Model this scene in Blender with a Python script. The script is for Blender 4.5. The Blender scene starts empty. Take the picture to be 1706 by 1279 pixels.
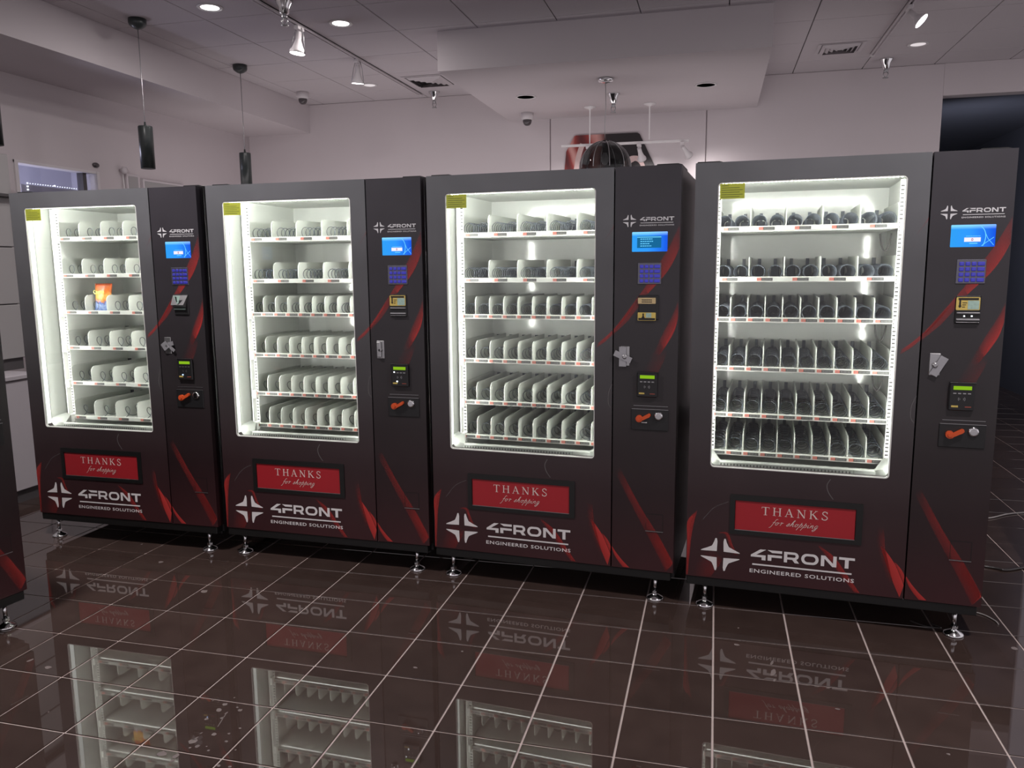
import bpy, bmesh, math, random
from mathutils import Vector, Matrix, geometry
random.seed(7)
scene = bpy.context.scene
COL = scene.collection
R = math.radians

# ------------------------------------------------------------------ camera, world, exposure
cam_data = bpy.data.cameras.new('camera')
cam = bpy.data.objects.new('camera', cam_data)
COL.objects.link(cam)
F_PX = 1313.9
cam_data.sensor_width = 36.0
cam_data.lens = F_PX / 1706.0 * 36.0
cam_data.clip_start = 0.05
_p, _r, _t = R(8.5036), R(-0.5276), R(-14.4604)
_Rm = Matrix(((math.cos(_r), -math.sin(_r), 0), (math.sin(_r), math.cos(_r), 0), (0, 0, 1))) @ \
      Matrix(((1, 0, 0), (0, -math.sin(_p), -math.cos(_p)), (0, math.cos(_p), -math.sin(_p))))
_Q = Matrix(((math.cos(_t), math.sin(_t), 0), (-math.sin(_t), math.cos(_t), 0), (0, 0, 1)))
_A = _Q @ _Rm.transposed()
_right, _down, _fwd = _A.col[0], _A.col[1], _A.col[2]
_M = Matrix((_right, -_down, -_fwd)).transposed().to_4x4()
_M.translation = Vector((0, 0, 1.5298))
cam.matrix_world = _M
scene.camera = cam

world = bpy.data.worlds.new('world')
scene.world = world
world.use_nodes = True
_bg = world.node_tree.nodes['Background']
_bg.inputs[0].default_value = (0.80, 0.74, 0.78, 1)
_bg.inputs[1].default_value = 0.85
LED_STRENGTH = 82.0
CAN_POWER = 9.0
SPOT_POWER = 30.0
# added area lamp hidden behind the machines, lights the back wall, soffit and ceiling
_bl = bpy.data.lights.new('back_row_light', 'AREA')
_bl.shape = 'RECTANGLE'
_bl.size, _bl.size_y = 5.6, 1.1
_bl.energy = 32.0
_bl.color = (1.0, 0.92, 0.93)
_bo = bpy.data.objects.new('back_row_light', _bl)
COL.objects.link(_bo)
_bo.location = (-2.1, 6.3, 1.2)
_bo.rotation_euler = (R(114), 0, R(0))
scene.view_settings.view_transform = 'Standard'
scene.view_settings.look = 'None'
scene.view_settings.exposure = 0.0
scene.view_settings.gamma = 1.0
scene.view_settings.use_curve_mapping = False
scene.cycles.use_denoising = True
scene.cycles.max_bounces = 10
scene.cycles.diffuse_bounces = 5
scene.cycles.glossy_bounces = 5
scene.cycles.transparent_max_bounces = 16
scene.cycles.caustics_reflective = False
scene.cycles.caustics_refractive = False
scene.cycles.sample_clamp_indirect = 6.0


# ------------------------------------------------------------------ materials
def new_mat(name):
    m = bpy.data.materials.new(name)
    m.use_nodes = True
    return m, m.node_tree, m.node_tree.nodes['Principled BSDF']


def pbr(name, col, rough=0.5, metal=0.0, spec=0.5, emit=None, es=0.0, noise=0.0, nscale=30.0, bump=0.0, coat=0.0):
    m, nt, b = new_mat(name)
    b.inputs['Base Color'].default_value = (*col, 1)
    b.inputs['Roughness'].default_value = rough
    b.inputs['Metallic'].default_value = metal
    b.inputs['Specular IOR Level'].default_value = spec
    if coat:
        b.inputs['Coat Weight'].default_value = coat
        b.inputs['Coat Roughness'].default_value = 0.06
    if emit:
        b.inputs['Emission Color'].default_value = (*emit, 1)
        b.inputs['Emission Strength'].default_value = es
    if noise or bump:
        tc = nt.nodes.new('ShaderNodeTexCoord')
        nz = nt.nodes.new('ShaderNodeTexNoise')
        nz.inputs['Scale'].default_value = nscale
        nz.inputs['Detail'].default_value = 4
        nt.links.new(tc.outputs['Object'], nz.inputs['Vector'])
        if noise:
            mx = nt.nodes.new('ShaderNodeMix')
            mx.data_type = 'RGBA'
            mx.inputs[6].default_value = (*[c * (1 - noise) for c in col], 1)
            mx.inputs[7].default_value = (*[min(1, c * (1 + noise)) for c in col], 1)
            nt.links.new(nz.outputs['Fac'], mx.inputs[0])
            nt.links.new(mx.outputs[2], b.inputs['Base Color'])
        if bump:
            bp = nt.nodes.new('ShaderNodeBump')
            bp.inputs['Strength'].default_value = bump
            bp.inputs['Distance'].default_value = 0.002
            nt.links.new(nz.outputs['Fac'], bp.inputs['Height'])
            nt.links.new(bp.outputs['Normal'], b.inputs['Normal'])
    return m


def emis(name, col, s):
    m = bpy.data.materials.new(name)
    m.use_nodes = True
    nt = m.node_tree
    nt.nodes.clear()
    o = nt.nodes.new('ShaderNodeOutputMaterial')
    e = nt.nodes.new('ShaderNodeEmission')
    e.inputs[0].default_value = (*col, 1)
    e.inputs[1].default_value = s
    nt.links.new(e.outputs[0], o.inputs[0])
    return m


def milky(name, col, share):
    """thin white plastic that lets part of the light through"""
    m = bpy.data.materials.new(name)
    m.use_nodes = True
    nt = m.node_tree
    nt.nodes.clear()
    o = nt.nodes.new('ShaderNodeOutputMaterial')
    mix = nt.nodes.new('ShaderNodeMixShader')
    mix.inputs[0].default_value = share
    df = nt.nodes.new('ShaderNodeBsdfDiffuse')
    tl = nt.nodes.new('ShaderNodeBsdfTranslucent')
    tc = nt.nodes.new('ShaderNodeTexCoord')
    nz = nt.nodes.new('ShaderNodeTexNoise')
    nz.inputs['Scale'].default_value = 12.0
    nt.links.new(tc.outputs['Object'], nz.inputs['Vector'])
    mx = nt.nodes.new('ShaderNodeMix')
    mx.data_type = 'RGBA'
    mx.inputs[6].default_value = (*[c * .96 for c in col], 1)
    mx.inputs[7].default_value = (*col, 1)
    nt.links.new(nz.outputs['Fac'], mx.inputs[0])
    for n in (df, tl):
        nt.links.new(mx.outputs[2], n.inputs[0])
    nt.links.new(df.outputs[0], mix.inputs[1])
    nt.links.new(tl.outputs[0], mix.inputs[2])
    nt.links.new(mix.outputs[0], o.inputs[0])
    return m


def glass_mat(name, tint=(0.96, 0.98, 0.97), ior=1.45, rough=0.0):
    m = bpy.data.materials.new(name)
    m.use_nodes = True
    nt = m.node_tree
    nt.nodes.clear()
    o = nt.nodes.new('ShaderNodeOutputMaterial')
    mix = nt.nodes.new('ShaderNodeMixShader')
    # Schlick reflectance from the angle to the surface, the same from both sides of the pane
    gm = nt.nodes.new('ShaderNodeNewGeometry')
    dt = nt.nodes.new('ShaderNodeVectorMath')
    dt.operation = 'DOT_PRODUCT'
    nt.links.new(gm.outputs['Normal'], dt.inputs[0])
    nt.links.new(gm.outputs['Incoming'], dt.inputs[1])
    ab = nt.nodes.new('ShaderNodeMath')
    ab.operation = 'ABSOLUTE'
    nt.links.new(dt.outputs['Value'], ab.inputs[0])
    om = nt.nodes.new('ShaderNodeMath')
    om.operation = 'SUBTRACT'
    om.inputs[0].default_value = 1.0
    nt.links.new(ab.outputs[0], om.inputs[1])
    pw = nt.nodes.new('ShaderNodeMath')
    pw.operation = 'POWER'
    pw.inputs[1].default_value = 5.0
    nt.links.new(om.outputs[0], pw.inputs[0])
    f0 = ((ior - 1) / (ior + 1)) ** 2
    fr = nt.nodes.new('ShaderNodeMath')
    fr.operation = 'MULTIPLY_ADD'
    fr.inputs[1].default_value = 1 - f0
    fr.inputs[2].default_value = f0
    nt.links.new(pw.outputs[0], fr.inputs[0])
    tr = nt.nodes.new('ShaderNodeBsdfTransparent')
    tr.inputs[0].default_value = (*tint, 1)
    gl = nt.nodes.new('ShaderNodeBsdfGlossy')
    gl.inputs['Roughness'].default_value = rough
    nt.links.new(fr.outputs[0], mix.inputs[0])
    nt.links.new(tr.outputs[0], mix.inputs[1])
    nt.links.new(gl.outputs[0], mix.inputs[2])
    nt.links.new(mix.outputs[0], o.inputs[0])
    return m


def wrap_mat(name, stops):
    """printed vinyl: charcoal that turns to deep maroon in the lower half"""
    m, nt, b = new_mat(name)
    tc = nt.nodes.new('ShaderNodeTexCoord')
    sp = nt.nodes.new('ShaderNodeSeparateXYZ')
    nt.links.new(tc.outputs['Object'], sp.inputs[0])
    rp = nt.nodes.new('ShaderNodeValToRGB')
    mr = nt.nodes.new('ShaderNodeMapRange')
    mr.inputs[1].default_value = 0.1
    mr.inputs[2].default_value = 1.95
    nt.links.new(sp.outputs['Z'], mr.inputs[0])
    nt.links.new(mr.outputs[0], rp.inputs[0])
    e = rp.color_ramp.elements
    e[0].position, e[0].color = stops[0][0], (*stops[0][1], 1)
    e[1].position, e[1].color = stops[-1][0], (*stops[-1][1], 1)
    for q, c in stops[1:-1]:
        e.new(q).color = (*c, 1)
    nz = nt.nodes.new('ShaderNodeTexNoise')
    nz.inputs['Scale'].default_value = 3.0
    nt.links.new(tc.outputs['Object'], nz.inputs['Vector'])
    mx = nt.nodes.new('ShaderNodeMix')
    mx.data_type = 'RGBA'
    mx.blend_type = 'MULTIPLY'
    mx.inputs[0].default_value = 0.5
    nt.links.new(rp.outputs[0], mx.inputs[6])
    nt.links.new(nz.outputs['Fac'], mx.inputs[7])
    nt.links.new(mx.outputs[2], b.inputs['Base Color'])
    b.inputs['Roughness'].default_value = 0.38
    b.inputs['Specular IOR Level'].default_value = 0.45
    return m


def fade_mat(name, col, rough=0.4):
    m, nt, b = new_mat(name)
    b.inputs['Base Color'].default_value = (*col, 1)
    b.inputs['Roughness'].default_value = rough
    at = nt.nodes.new('ShaderNodeVertexColor')
    at.layer_name = 'fade'
    sp = nt.nodes.new('ShaderNodeSeparateColor')
    nt.links.new(at.outputs['Color'], sp.inputs[0])
    nt.links.new(sp.outputs[0], b.inputs['Alpha'])
    return m


def tile_mat():
    m, nt, b = new_mat('polished_brown_tile')
    oi = nt.nodes.new('ShaderNodeObjectInfo')
    tc = nt.nodes.new('ShaderNodeTexCoord')
    gm = nt.nodes.new('ShaderNodeNewGeometry')
    nz = nt.nodes.new('ShaderNodeTexNoise')
    nz.inputs['Scale'].default_value = 9.0
    nz.inputs['Detail'].default_value = 6
    nt.links.new(gm.outputs['Position'], nz.inputs['Vector'])
    rp = nt.nodes.new('ShaderNodeValToRGB')
    rp.color_ramp.elements[0].position = 0.3
    rp.color_ramp.elements[0].color = (0.044, 0.0285, 0.0245, 1)
    rp.color_ramp.elements[1].position = 0.75
    rp.color_ramp.elements[1].color = (0.060, 0.0395, 0.0340, 1)
    nt.links.new(nz.outputs['Fac'], rp.inputs[0])
    mp = nt.nodes.new('ShaderNodeMapRange')
    mp.inputs[3].default_value = 0.88
    mp.inputs[4].default_value = 1.12
    nt.links.new(oi.outputs['Random'], mp.inputs[0])
    mx = nt.nodes.new('ShaderNodeMix')
    mx.data_type = 'RGBA'
    mx.blend_type = 'MULTIPLY'
    mx.inputs[0].default_value = 1.0
    nt.links.new(rp.outputs[0], mx.inputs[6])
    nt.links.new(mp.outputs[0], mx.inputs[7])
    nt.links.new(mx.outputs[2], b.inputs['Base Color'])
    b.inputs['Roughness'].default_value = 0.02
    b.inputs['IOR'].default_value = 1.85
    return m


def screen_mat():
    m = bpy.data.materials.new('blue_display')
    m.use_nodes = True
    nt = m.node_tree
    nt.nodes.clear()
    o = nt.nodes.new('ShaderNodeOutputMaterial')
    e = nt.nodes.new('ShaderNodeEmission')
    tc = nt.nodes.new('ShaderNodeTexCoord')
    sp = nt.nodes.new('ShaderNodeSeparateXYZ')
    nt.links.new(tc.outputs['Generated'], sp.inputs[0])
    rp = nt.nodes.new('ShaderNodeValToRGB')
    el = rp.color_ramp.elements
    el[0].position = 0.0
    el[0].color = (0.03, 0.33, 0.85, 1)
    el[1].position = 1.0
    el[1].color = (0.01, 0.09, 0.75, 1)
    k = el.new(0.45)
    k.color = (0.03, 0.30, 0.95, 1)
    nt.links.new(sp.outputs['X'], rp.inputs[0])
    r2 = nt.nodes.new('ShaderNodeValToRGB')
    r2.color_ramp.elements[0].position = 0.80
    r2.color_ramp.elements[0].color = (0, 0, 0, 1)
    r2.color_ramp.elements[1].position = 1.0
    r2.color_ramp.elements[1].color = (0.25, 0.45, 0.45, 1)
    nt.links.new(sp.outputs['Z'], r2.inputs[0])
    ad = nt.nodes.new('ShaderNodeMix')
    ad.data_type = 'RGBA'
    ad.blend_type = 'ADD'
    ad.inputs[0].default_value = 1.0
    nt.links.new(rp.outputs[0], ad.inputs[6])
    nt.links.new(r2.outputs[0], ad.inputs[7])
    nt.links.new(ad.outputs[2], e.inputs[0])
    e.inputs[1].default_value = 1.1
    nt.links.new(e.outputs[0], o.inputs[0])
    return m


def poster_mat():
    m, nt, b = new_mat('poster_print')
    tc = nt.nodes.new('ShaderNodeTexCoord')
    wv = nt.nodes.new('ShaderNodeTexWave')
    wv.inputs['Scale'].default_value = 1.3
    wv.inputs['Distortion'].default_value = 9.0
    wv.inputs['Detail'].default_value = 2.0
    nt.links.new(tc.outputs['Object'], wv.inputs['Vector'])
    rp = nt.nodes.new('ShaderNodeValToRGB')
    e = rp.color_ramp.elements
    e[0].color = (0.10, 0.012, 0.014, 1)
    e[1].color = (0.60, 0.30, 0.27, 1)
    k = e.new(0.55)
    k.color = (0.30, 0.035, 0.03, 1)
    nt.links.new(wv.outputs['Color'], rp.inputs[0])
    sp = nt.nodes.new('ShaderNodeSeparateXYZ')
    nt.links.new(tc.outputs['Object'], sp.inputs[0])
    gt = nt.nodes.new('ShaderNodeMapRange')
    gt.inputs[1].default_value = -0.12
    gt.inputs[2].default_value = -0.02
    nt.links.new(sp.outputs['X'], gt.inputs[0])
    mx = nt.nodes.new('ShaderNodeMix')
    mx.data_type = 'RGBA'
    nt.links.new(gt.outputs[0], mx.inputs[0])
    nt.links.new(rp.outputs[0], mx.inputs[6])
    mx.inputs[7].default_value = (0.012, 0.008, 0.010, 1)
    nt.links.new(mx.outputs[2], b.inputs['Base Color'])
    b.inputs['Roughness'].default_value = 0.45
    return m


def bag_mat():
    m, nt, b = new_mat('snack_bag_foil')
    tc = nt.nodes.new('ShaderNodeTexCoord')
    sp = nt.nodes.new('ShaderNodeSeparateXYZ')
    nt.links.new(tc.outputs['Generated'], sp.inputs[0])
    nz = nt.nodes.new('ShaderNodeTexNoise')
    nz.inputs['Scale'].default_value = 7.0
    nt.links.new(tc.outputs['Generated'], nz.inputs['Vector'])
    ma = nt.nodes.new('ShaderNodeMath')
    ma.operation = 'MULTIPLY_ADD'
    ma.inputs[1].default_value = 0.45
    nt.links.new(nz.outputs['Fac'], ma.inputs[0])
    sb = nt.nodes.new('ShaderNodeMath')
    sb.operation = 'SUBTRACT'
    nt.links.new(sp.outputs['Z'], sb.inputs[0])
    sb.inputs[1].default_value = 0.22
    nt.links.new(sb.outputs[0], ma.inputs[2])
    rp = nt.nodes.new('ShaderNodeValToRGB')
    e = rp.color_ramp.elements
    e[0].position = 0.0
    e[0].color = (0.03, 0.12, 0.50, 1)
    e[1].position = 1.0
    e[1].color = (0.55, 0.08, 0.02, 1)
    for p, c in ((0.22, (0.35, 0.45, 0.70)), (0.34, (0.04, 0.10, 0.42)), (0.44, (0.62, 0.22, 0.03)), (0.58, (0.70, 0.45, 0.12)), (0.72, (0.66, 0.16, 0.02))):
        k = e.new(p)
        k.color = (*c, 1)
    nt.links.new(ma.outputs[0], rp.inputs[0])
    nt.links.new(rp.outputs[0], b.inputs['Base Color'])
    b.inputs['Roughness'].default_value = 0.3
    return m


M = {}
M['wrap'] = wrap_mat('printed_vinyl_door', ((0.0, (.060, .017, .020)), (.22, (.048, .025, .028)), (.45, (.066, .060, .064)), (1.0, (.160, .165, .178))))  # grey rising to the top paints in window glare; maroon foot is print
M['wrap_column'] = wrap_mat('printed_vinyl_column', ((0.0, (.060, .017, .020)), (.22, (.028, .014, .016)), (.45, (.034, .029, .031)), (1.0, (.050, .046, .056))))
M['red_fade'] = fade_mat('red_streak_print', (0.52, 0.044, 0.040))
M['grey_fade'] = fade_mat('grey_arc_print', (0.20, 0.19, 0.19))
M['black'] = pbr('black_powder_coat', (0.012, 0.012, 0.013), 0.42, noise=0.2)
M['black_side'] = pbr('dark_cabinet_side', (0.030, 0.028, 0.030), 0.33, noise=0.15, nscale=8)
M['plinth'] = pbr('black_plinth_paint', (0.006, 0.006, 0.006), 0.45, noise=0.2)
M['decal_white'] = pbr('white_vinyl_letter', (0.80, 0.78, 0.78), 0.5, noise=0.03)
M['decal_grey'] = pbr('silver_vinyl_letter', (0.62, 0.62, 0.64), 0.45, noise=0.03)
M['liner'] = pbr('white_liner_plastic', (0.27, 0.276, 0.262), 0.45, noise=0.02, nscale=5)  # front liner coloured darker to offset the strong LED light near the door
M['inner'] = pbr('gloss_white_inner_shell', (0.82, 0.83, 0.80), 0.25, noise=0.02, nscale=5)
M['liner_back'] = pbr('grey_white_rear_liner', (0.80, 0.81, 0.79), 0.11, spec=0.8, noise=0.03, nscale=5)
M['white_metal'] = pbr('white_enamel_metal', (0.80, 0.80, 0.77), 0.35, noise=0.02)
M['divider'] = milky('milky_divider_plastic', (0.80, 0.81, 0.78), 0.55)
M['price_strip'] = pbr('price_strip_plastic', (0.36, 0.36, 0.345), 0.45, noise=0.02)
M['slot'] = pbr('shadowed_slot', (0.03, 0.03, 0.03), 0.7, noise=0.1)
M['coil'] = pbr('dark_steel_wire', (0.058, 0.068, 0.090), 0.38, metal=0.1, noise=0.1)
M['led'] = emis('led_strip', (1.0, 1.0, 0.93), LED_STRENGTH)
M['led_dots'] = emis('led_dots', (1.0, 1.0, 0.93), LED_STRENGTH * 2.0)
M['led_tray'] = emis('shelf_led', (1.0, 1.0, 0.95), 13.0)  # added glow that brightens the lanes under the trays
M['led_edge'] = emis('led_diffuser_edge', (1.0, 1.0, 0.95), 1.6)
M['glass'] = glass_mat('window_glass')
M['gasket'] = pbr('white_gasket', (0.85, 0.85, 0.82), 0.4, noise=0.02)
M['sticker'] = pbr('yellow_green_sticker', (0.42, 0.46, 0.045), 0.5, noise=0.06)
M['sticker_ink'] = pbr('sticker_ink', (0.10, 0.13, 0.03), 0.6, noise=0.05)
M['label_red'] = pbr('price_tag_red', (0.36, 0.075, 0.05), 0.5, noise=0.05)
M['label_black'] = pbr('price_tag_black', (0.022, 0.020, 0.020), 0.5, noise=0.1)
M['label_white'] = pbr('price_tag_digit', (0.13, 0.13, 0.13), 0.5, noise=0.02)
M['sign_frame'] = pbr('black_flap_frame', (0.010, 0.010, 0.010), 0.35, noise=0.2)
M['sign_red'] = pbr('red_flap', (0.38, 0.020, 0.028), 0.32, noise=0.06, nscale=6)
M['sign_text'] = pbr('cream_lettering', (0.78, 0.62, 0.58), 0.5, noise=0.03)
M['chrome'] = pbr('chrome', (0.75, 0.75, 0.76), 0.12, metal=1.0, noise=0.03)
M['keypad'] = pbr('keypad_steel', (0.16, 0.16, 0.20), 0.4, metal=0.8, noise=0.1, nscale=60)
M['steel'] = pbr('brushed_steel', (0.45, 0.45, 0.46), 0.35, metal=0.9, noise=0.1, nscale=60)
M['screen'] = screen_mat()
M['screen_white'] = emis('display_white', (0.95, 0.92, 1.0), 1.0)
M['screen_cyan'] = emis('display_cyan', (0.15, 0.62, 1.0), 1.15)
M['screen_dark'] = emis('display_panel_blue', (0.01, 0.14, 0.32), 1.0)
M['screen_red'] = emis('display_red_digit', (0.45, 0.05, 0.25), 1.0)
M['key'] = pbr('backlit_key', (0.06, 0.06, 0.16), 0.3, metal=0.3, noise=0.05, emit=(0.03, 0.03, 0.9), es=0.28)
M['key_blue'] = emis('key_backlight', (0.02, 0.03, 1.0), 1.6)
M['yellow_label'] = pbr('yellow_label', (0.62, 0.47, 0.12), 0.5, noise=0.08, nscale=80)
M['green_label'] = pbr('pale_green_label', (0.35, 0.50, 0.44), 0.5, noise=0.3, nscale=90)
M['beige_label'] = pbr('beige_label', (0.55, 0.42, 0.22), 0.5, noise=0.08)
M['ink'] = pbr('black_ink', (0.01, 0.01, 0.01), 0.5, noise=0.1)
M['lcd'] = emis('green_lcd', (0.32, 0.62, 0.02), 0.75)
M['orange'] = pbr('orange_lever_plastic', (0.62, 0.085, 0.02), 0.4, noise=0.08)
M['tape'] = pbr('grey_tape', (0.34, 0.34, 0.36), 0.25, metal=0.3, noise=0.15, nscale=40)
M['led_white'] = emis('tiny_white_led', (0.9, 0.95, 1.0), 3.0)
M['led_blue'] = emis('tiny_blue_led', (0.4, 0.6, 1.0), 2.5)
M['wall'] = pbr('painted_white_wall', (0.60, 0.55, 0.565), 0.75, noise=0.02, nscale=3, bump=0.05)
M['soffit'] = pbr('painted_soffit', (0.60, 0.555, 0.57), 0.75, noise=0.02, nscale=3)
M['ceil'] = pbr('acoustic_panel', (0.58, 0.54, 0.56), 0.9, noise=0.06, nscale=120, bump=0.25)
M['grid'] = pbr('ceiling_joint_shadow', (0.10, 0.095, 0.10), 0.8, noise=0.1)
M['tile'] = tile_mat()
M['grout'] = pbr('pale_grout', (0.52, 0.44, 0.42), 0.8, noise=0.12, nscale=20)
M['stain'] = pbr('dried_splash', (0.17, 0.14, 0.135), 0.5, noise=0.2)
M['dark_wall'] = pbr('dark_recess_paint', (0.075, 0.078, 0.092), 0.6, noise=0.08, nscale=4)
M['can_trim'] = pbr('white_can_trim', (0.75, 0.73, 0.73), 0.4, noise=0.03)
M['can_dark'] = pbr('unlit_can_baffle', (0.06, 0.055, 0.055), 0.4, noise=0.1)
M['bulb'] = emis('lit_bulb', (1.0, 0.97, 0.97), 7.0)
M['bulb_dim'] = emis('dim_bulb', (1.0, 0.9, 0.92), 0.75)
M['pendant'] = pbr('black_glass_cylinder', (0.034, 0.041, 0.041), 0.32, noise=0.1)
M['vent_dark'] = pbr('vent_dark', (0.05, 0.045, 0.048), 0.6, noise=0.1)
M['vent_white'] = pbr('vent_enamel', (0.60, 0.56, 0.58), 0.5, noise=0.03)
M['poster'] = poster_mat()
M['poster_light'] = pbr('poster_pale_curl', (0.62, 0.46, 0.44), 0.5, noise=0.25, nscale=14)
M['poster_dark'] = pbr('poster_black', (0.02, 0.014, 0.016), 0.5, noise=0.1)
M['globe'] = glass_mat('smoky_globe_glass', (0.30, 0.31, 0.31), 1.5)
M['cab_white'] = pbr('white_laminate', (0.50, 0.47, 0.50), 0.5, noise=0.02, nscale=4)
M['cab_grey'] = pbr('grey_laminate', (0.36, 0.35, 0.35), 0.5, noise=0.03, nscale=4)
M['toe'] = pbr('dark_toe_kick', (0.07, 0.065, 0.068), 0.6, noise=0.05)
M['bag'] = bag_mat()
M['bag_text'] = pbr('yellow_bag_lettering', (0.70, 0.62, 0.10), 0.4, noise=0.05)
M['cable_black'] = pbr('black_cable', (0.05, 0.045, 0.045), 0.25, noise=0.1)
M['cable_white'] = pbr('pale_cable', (0.36, 0.34, 0.33), 0.4, noise=0.05)
M['blue_room'] = pbr('pale_alcove_paint', (0.60, 0.60, 0.66), 0.7, noise=0.02)
M['pane'] = glass_mat('clear_pane', (0.92, 0.93, 0.97), 1.45)
M['white_plastic'] = pbr('white_plastic', (0.66, 0.63, 0.64), 0.4, noise=0.03)
M['dark_plastic'] = pbr('smoked_dome', (0.08, 0.07, 0.075), 0.15, noise=0.1)
M['pillar'] = pbr('pale_blue_white_post', (0.70, 0.70, 0.80), 0.5, noise=0.02)


# ------------------------------------------------------------------ mesh builder
class MB:
    def __init__(self):
        self.v, self.f, self.m, self.s, self.fade = [], [], [], [], None

    def add(self, verts, faces, m=0, smooth=False):
        b = len(self.v)
        self.v += [tuple(p) for p in verts]
        for f in faces:
            self.f.append([b + i for i in f])
            self.m.append(m)
            self.s.append(smooth)
        return self

    def box(self, a0, a1, b0, b1, c0, c1, m=0):
        v = [(a0, b0, c0), (a1, b0, c0), (a1, b1, c0), (a0, b1, c0), (a0, b0, c1), (a1, b0, c1), (a1, b1, c1), (a0, b1, c1)]
        return self.add(v, [(0, 3, 2, 1), (4, 5, 6, 7), (0, 1, 5, 4), (1, 2, 6, 5), (2, 3, 7, 6), (3, 0, 4, 7)], m)

    def bbox(self, a0, a1, b0, b1, c0, c1, bev=0.003, m=0):
        """box with chamfered edges"""
        bm = bmesh.new()
        bmesh.ops.create_cube(bm, size=1)
        for v in bm.verts:
            v.co = ((a0 + a1) / 2 + v.co.x * (a1 - a0), (b0 + b1) / 2 + v.co.y * (b1 - b0), (c0 + c1) / 2 + v.co.z * (c1 - c0))
        bmesh.ops.bevel(bm, geom=bm.edges[:], offset=bev, segments=1, affect='EDGES')
        bm.verts.index_update()
        self.add([v.co[:] for v in bm.verts], [[v.index for v in f.verts] for f in bm.faces], m)
        bm.free()
        return self

    def obox(self, c, size, mat3, m=0):
        """oriented box: centre, full sizes, 3x3 rotation"""
        b = MB().box(-size[0] / 2, size[0] / 2, -size[1] / 2, size[1] / 2, -size[2] / 2, size[2] / 2)
        return self.add([Vector(c) + mat3 @ Vector(p) for p in b.v], b.f, m)

    def prism(self, pts, y0, y1, m=0, smooth=False):
        """outline in (x, z), extruded along y"""
        n = len(pts)
        v = [(p[0], y0, p[1]) for p in pts] + [(p[0], y1, p[1]) for p in pts]
        f = [(i, (i + 1) % n, n + (i + 1) % n, n + i) for i in range(n)]
        self.add(v, f, m, smooth)
        tr = geometry.tessellate_polygon([[Vector((p[0], p[1], 0)) for p in pts]])
        self.add([(p[0], y0, p[1]) for p in pts], [list(t) for t in tr], m)
        self.add([(p[0], y1, p[1]) for p in pts], [list(t)[::-1] for t in tr], m)
        return self

    def plate(self, outer, holes, y0, y1, m=0):
        loops = [outer] + holes
        flat = [p for l in loops for p in l]
        tr = geometry.tessellate_polygon([[Vector((p[0], p[1], 0)) for p in l] for l in loops])
        self.add([(p[0], y0, p[1]) for p in flat], [list(t) for t in tr], m)
        self.add([(p[0], y1, p[1]) for p in flat], [list(t)[::-1] for t in tr], m)
        for l in loops:
            n = len(l)
            self.add([(p[0], y0, p[1]) for p in l] + [(p[0], y1, p[1]) for p in l],
                     [(i, (i + 1) % n, n + (i + 1) % n, n + i) for i in range(n)], m)
        return self

    def layer(self, y):
        """a hair's breadth forward for every further stroke, so that crossing strokes do not share a plane"""
        self.nl = getattr(self, 'nl', 0) + 1
        return y - self.nl * 6e-6

    def flat(self, pts, y, m=0):
        """flat print in the (x, z) plane at depth y"""
        y = self.layer(y)
        tr = geometry.tessellate_polygon([[Vector((p[0], p[1], 0)) for p in pts]])
        return self.add([(p[0], y, p[1]) for p in pts], [list(t) for t in tr], m)

    def ribbon(self, pts, w, y, m=0, closed=False):
        """flat stroke of width w (a number or one per point) along pts in (x, z)"""
        y = self.layer(y)
        n = len(pts)
        P = [Vector((p[0], p[1])) for p in pts]
        v = []
        for i in range(n):
            a = P[(i - 1) % n] if (closed or i > 0) else P[i]
            b = P[(i + 1) % n] if (closed or i < n - 1) else P[i]
            t = (b - a)
            t = t.normalized() if t.length > 1e-9 else Vector((1, 0))
            q = Vector((-t.y, t.x)) * ((w[i] if isinstance(w, (list, tuple)) else w) / 2)
            v += [(P[i].x + q.x, y, P[i].y + q.y), (P[i].x - q.x, y, P[i].y - q.y)]
        f = [(2 * i, 2 * i + 1, 2 * i + 3, 2 * i + 2) for i in range(n - 1)]
        if closed:
            f.append((2 * n - 2, 2 * n - 1, 1, 0))
        return self.add(v, f, m)

    def tube(self, path, r, sides=8, m=0, caps=True):
        P = [Vector(p) for p in path]
        n = len(P)
        v, prev = [], None
        for i in range(n):
            t = (P[min(i + 1, n - 1)] - P[max(i - 1, 0)]).normalized()
            if prev is None:
                up = Vector((0, 0, 1)) if abs(t.z) < 0.9 else Vector((1, 0, 0))
                a = t.cross(up).normalized()
            else:
                a = (prev - t * prev.dot(t)).normalized()
            prev = a
            b = t.cross(a)
            rr = r[i] if isinstance(r, (list, tuple)) else r
            for k in range(sides):
                g = 2 * math.pi * k / sides
                v.append(P[i] + (a * math.cos(g) + b * math.sin(g)) * rr)
        f = [(i * sides + k, i * sides + (k + 1) % sides, (i + 1) * sides + (k + 1) % sides, (i + 1) * sides + k)
             for i in range(n - 1) for k in range(sides)]
        self.add(v, f, m, True)
        if caps:
            self.add(v[:sides], [tuple(range(sides))[::-1]], m)
            self.add(v[-sides:], [tuple(range(sides))], m)
        return self

    def lathe(self, prof, n=20, c=(0, 0, 0), m=0, axis='z', smooth=True, rot=None):
        """profile of (radius, height) turned about an axis; rot: 3x3 matrix instead of an axis"""
        v, f = [], []
        for (r, h) in prof:
            for k in range(n):
                g = 2 * math.pi * k / n
                x, y, z = r * math.cos(g), r * math.sin(g), h
                p = Vector((x, y, z)) if axis == 'z' else Vector((x, -z, y))
                if rot is not None:
                    p = rot @ Vector((x, y, z))
                v.append(Vector(c) + p)
        for i in range(len(prof) - 1):
            for k in range(n):
                f.append((i * n + k, i * n + (k + 1) % n, (i + 1) * n + (k + 1) % n, (i + 1) * n + k))
        self.add(v, f, m, smooth)
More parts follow.
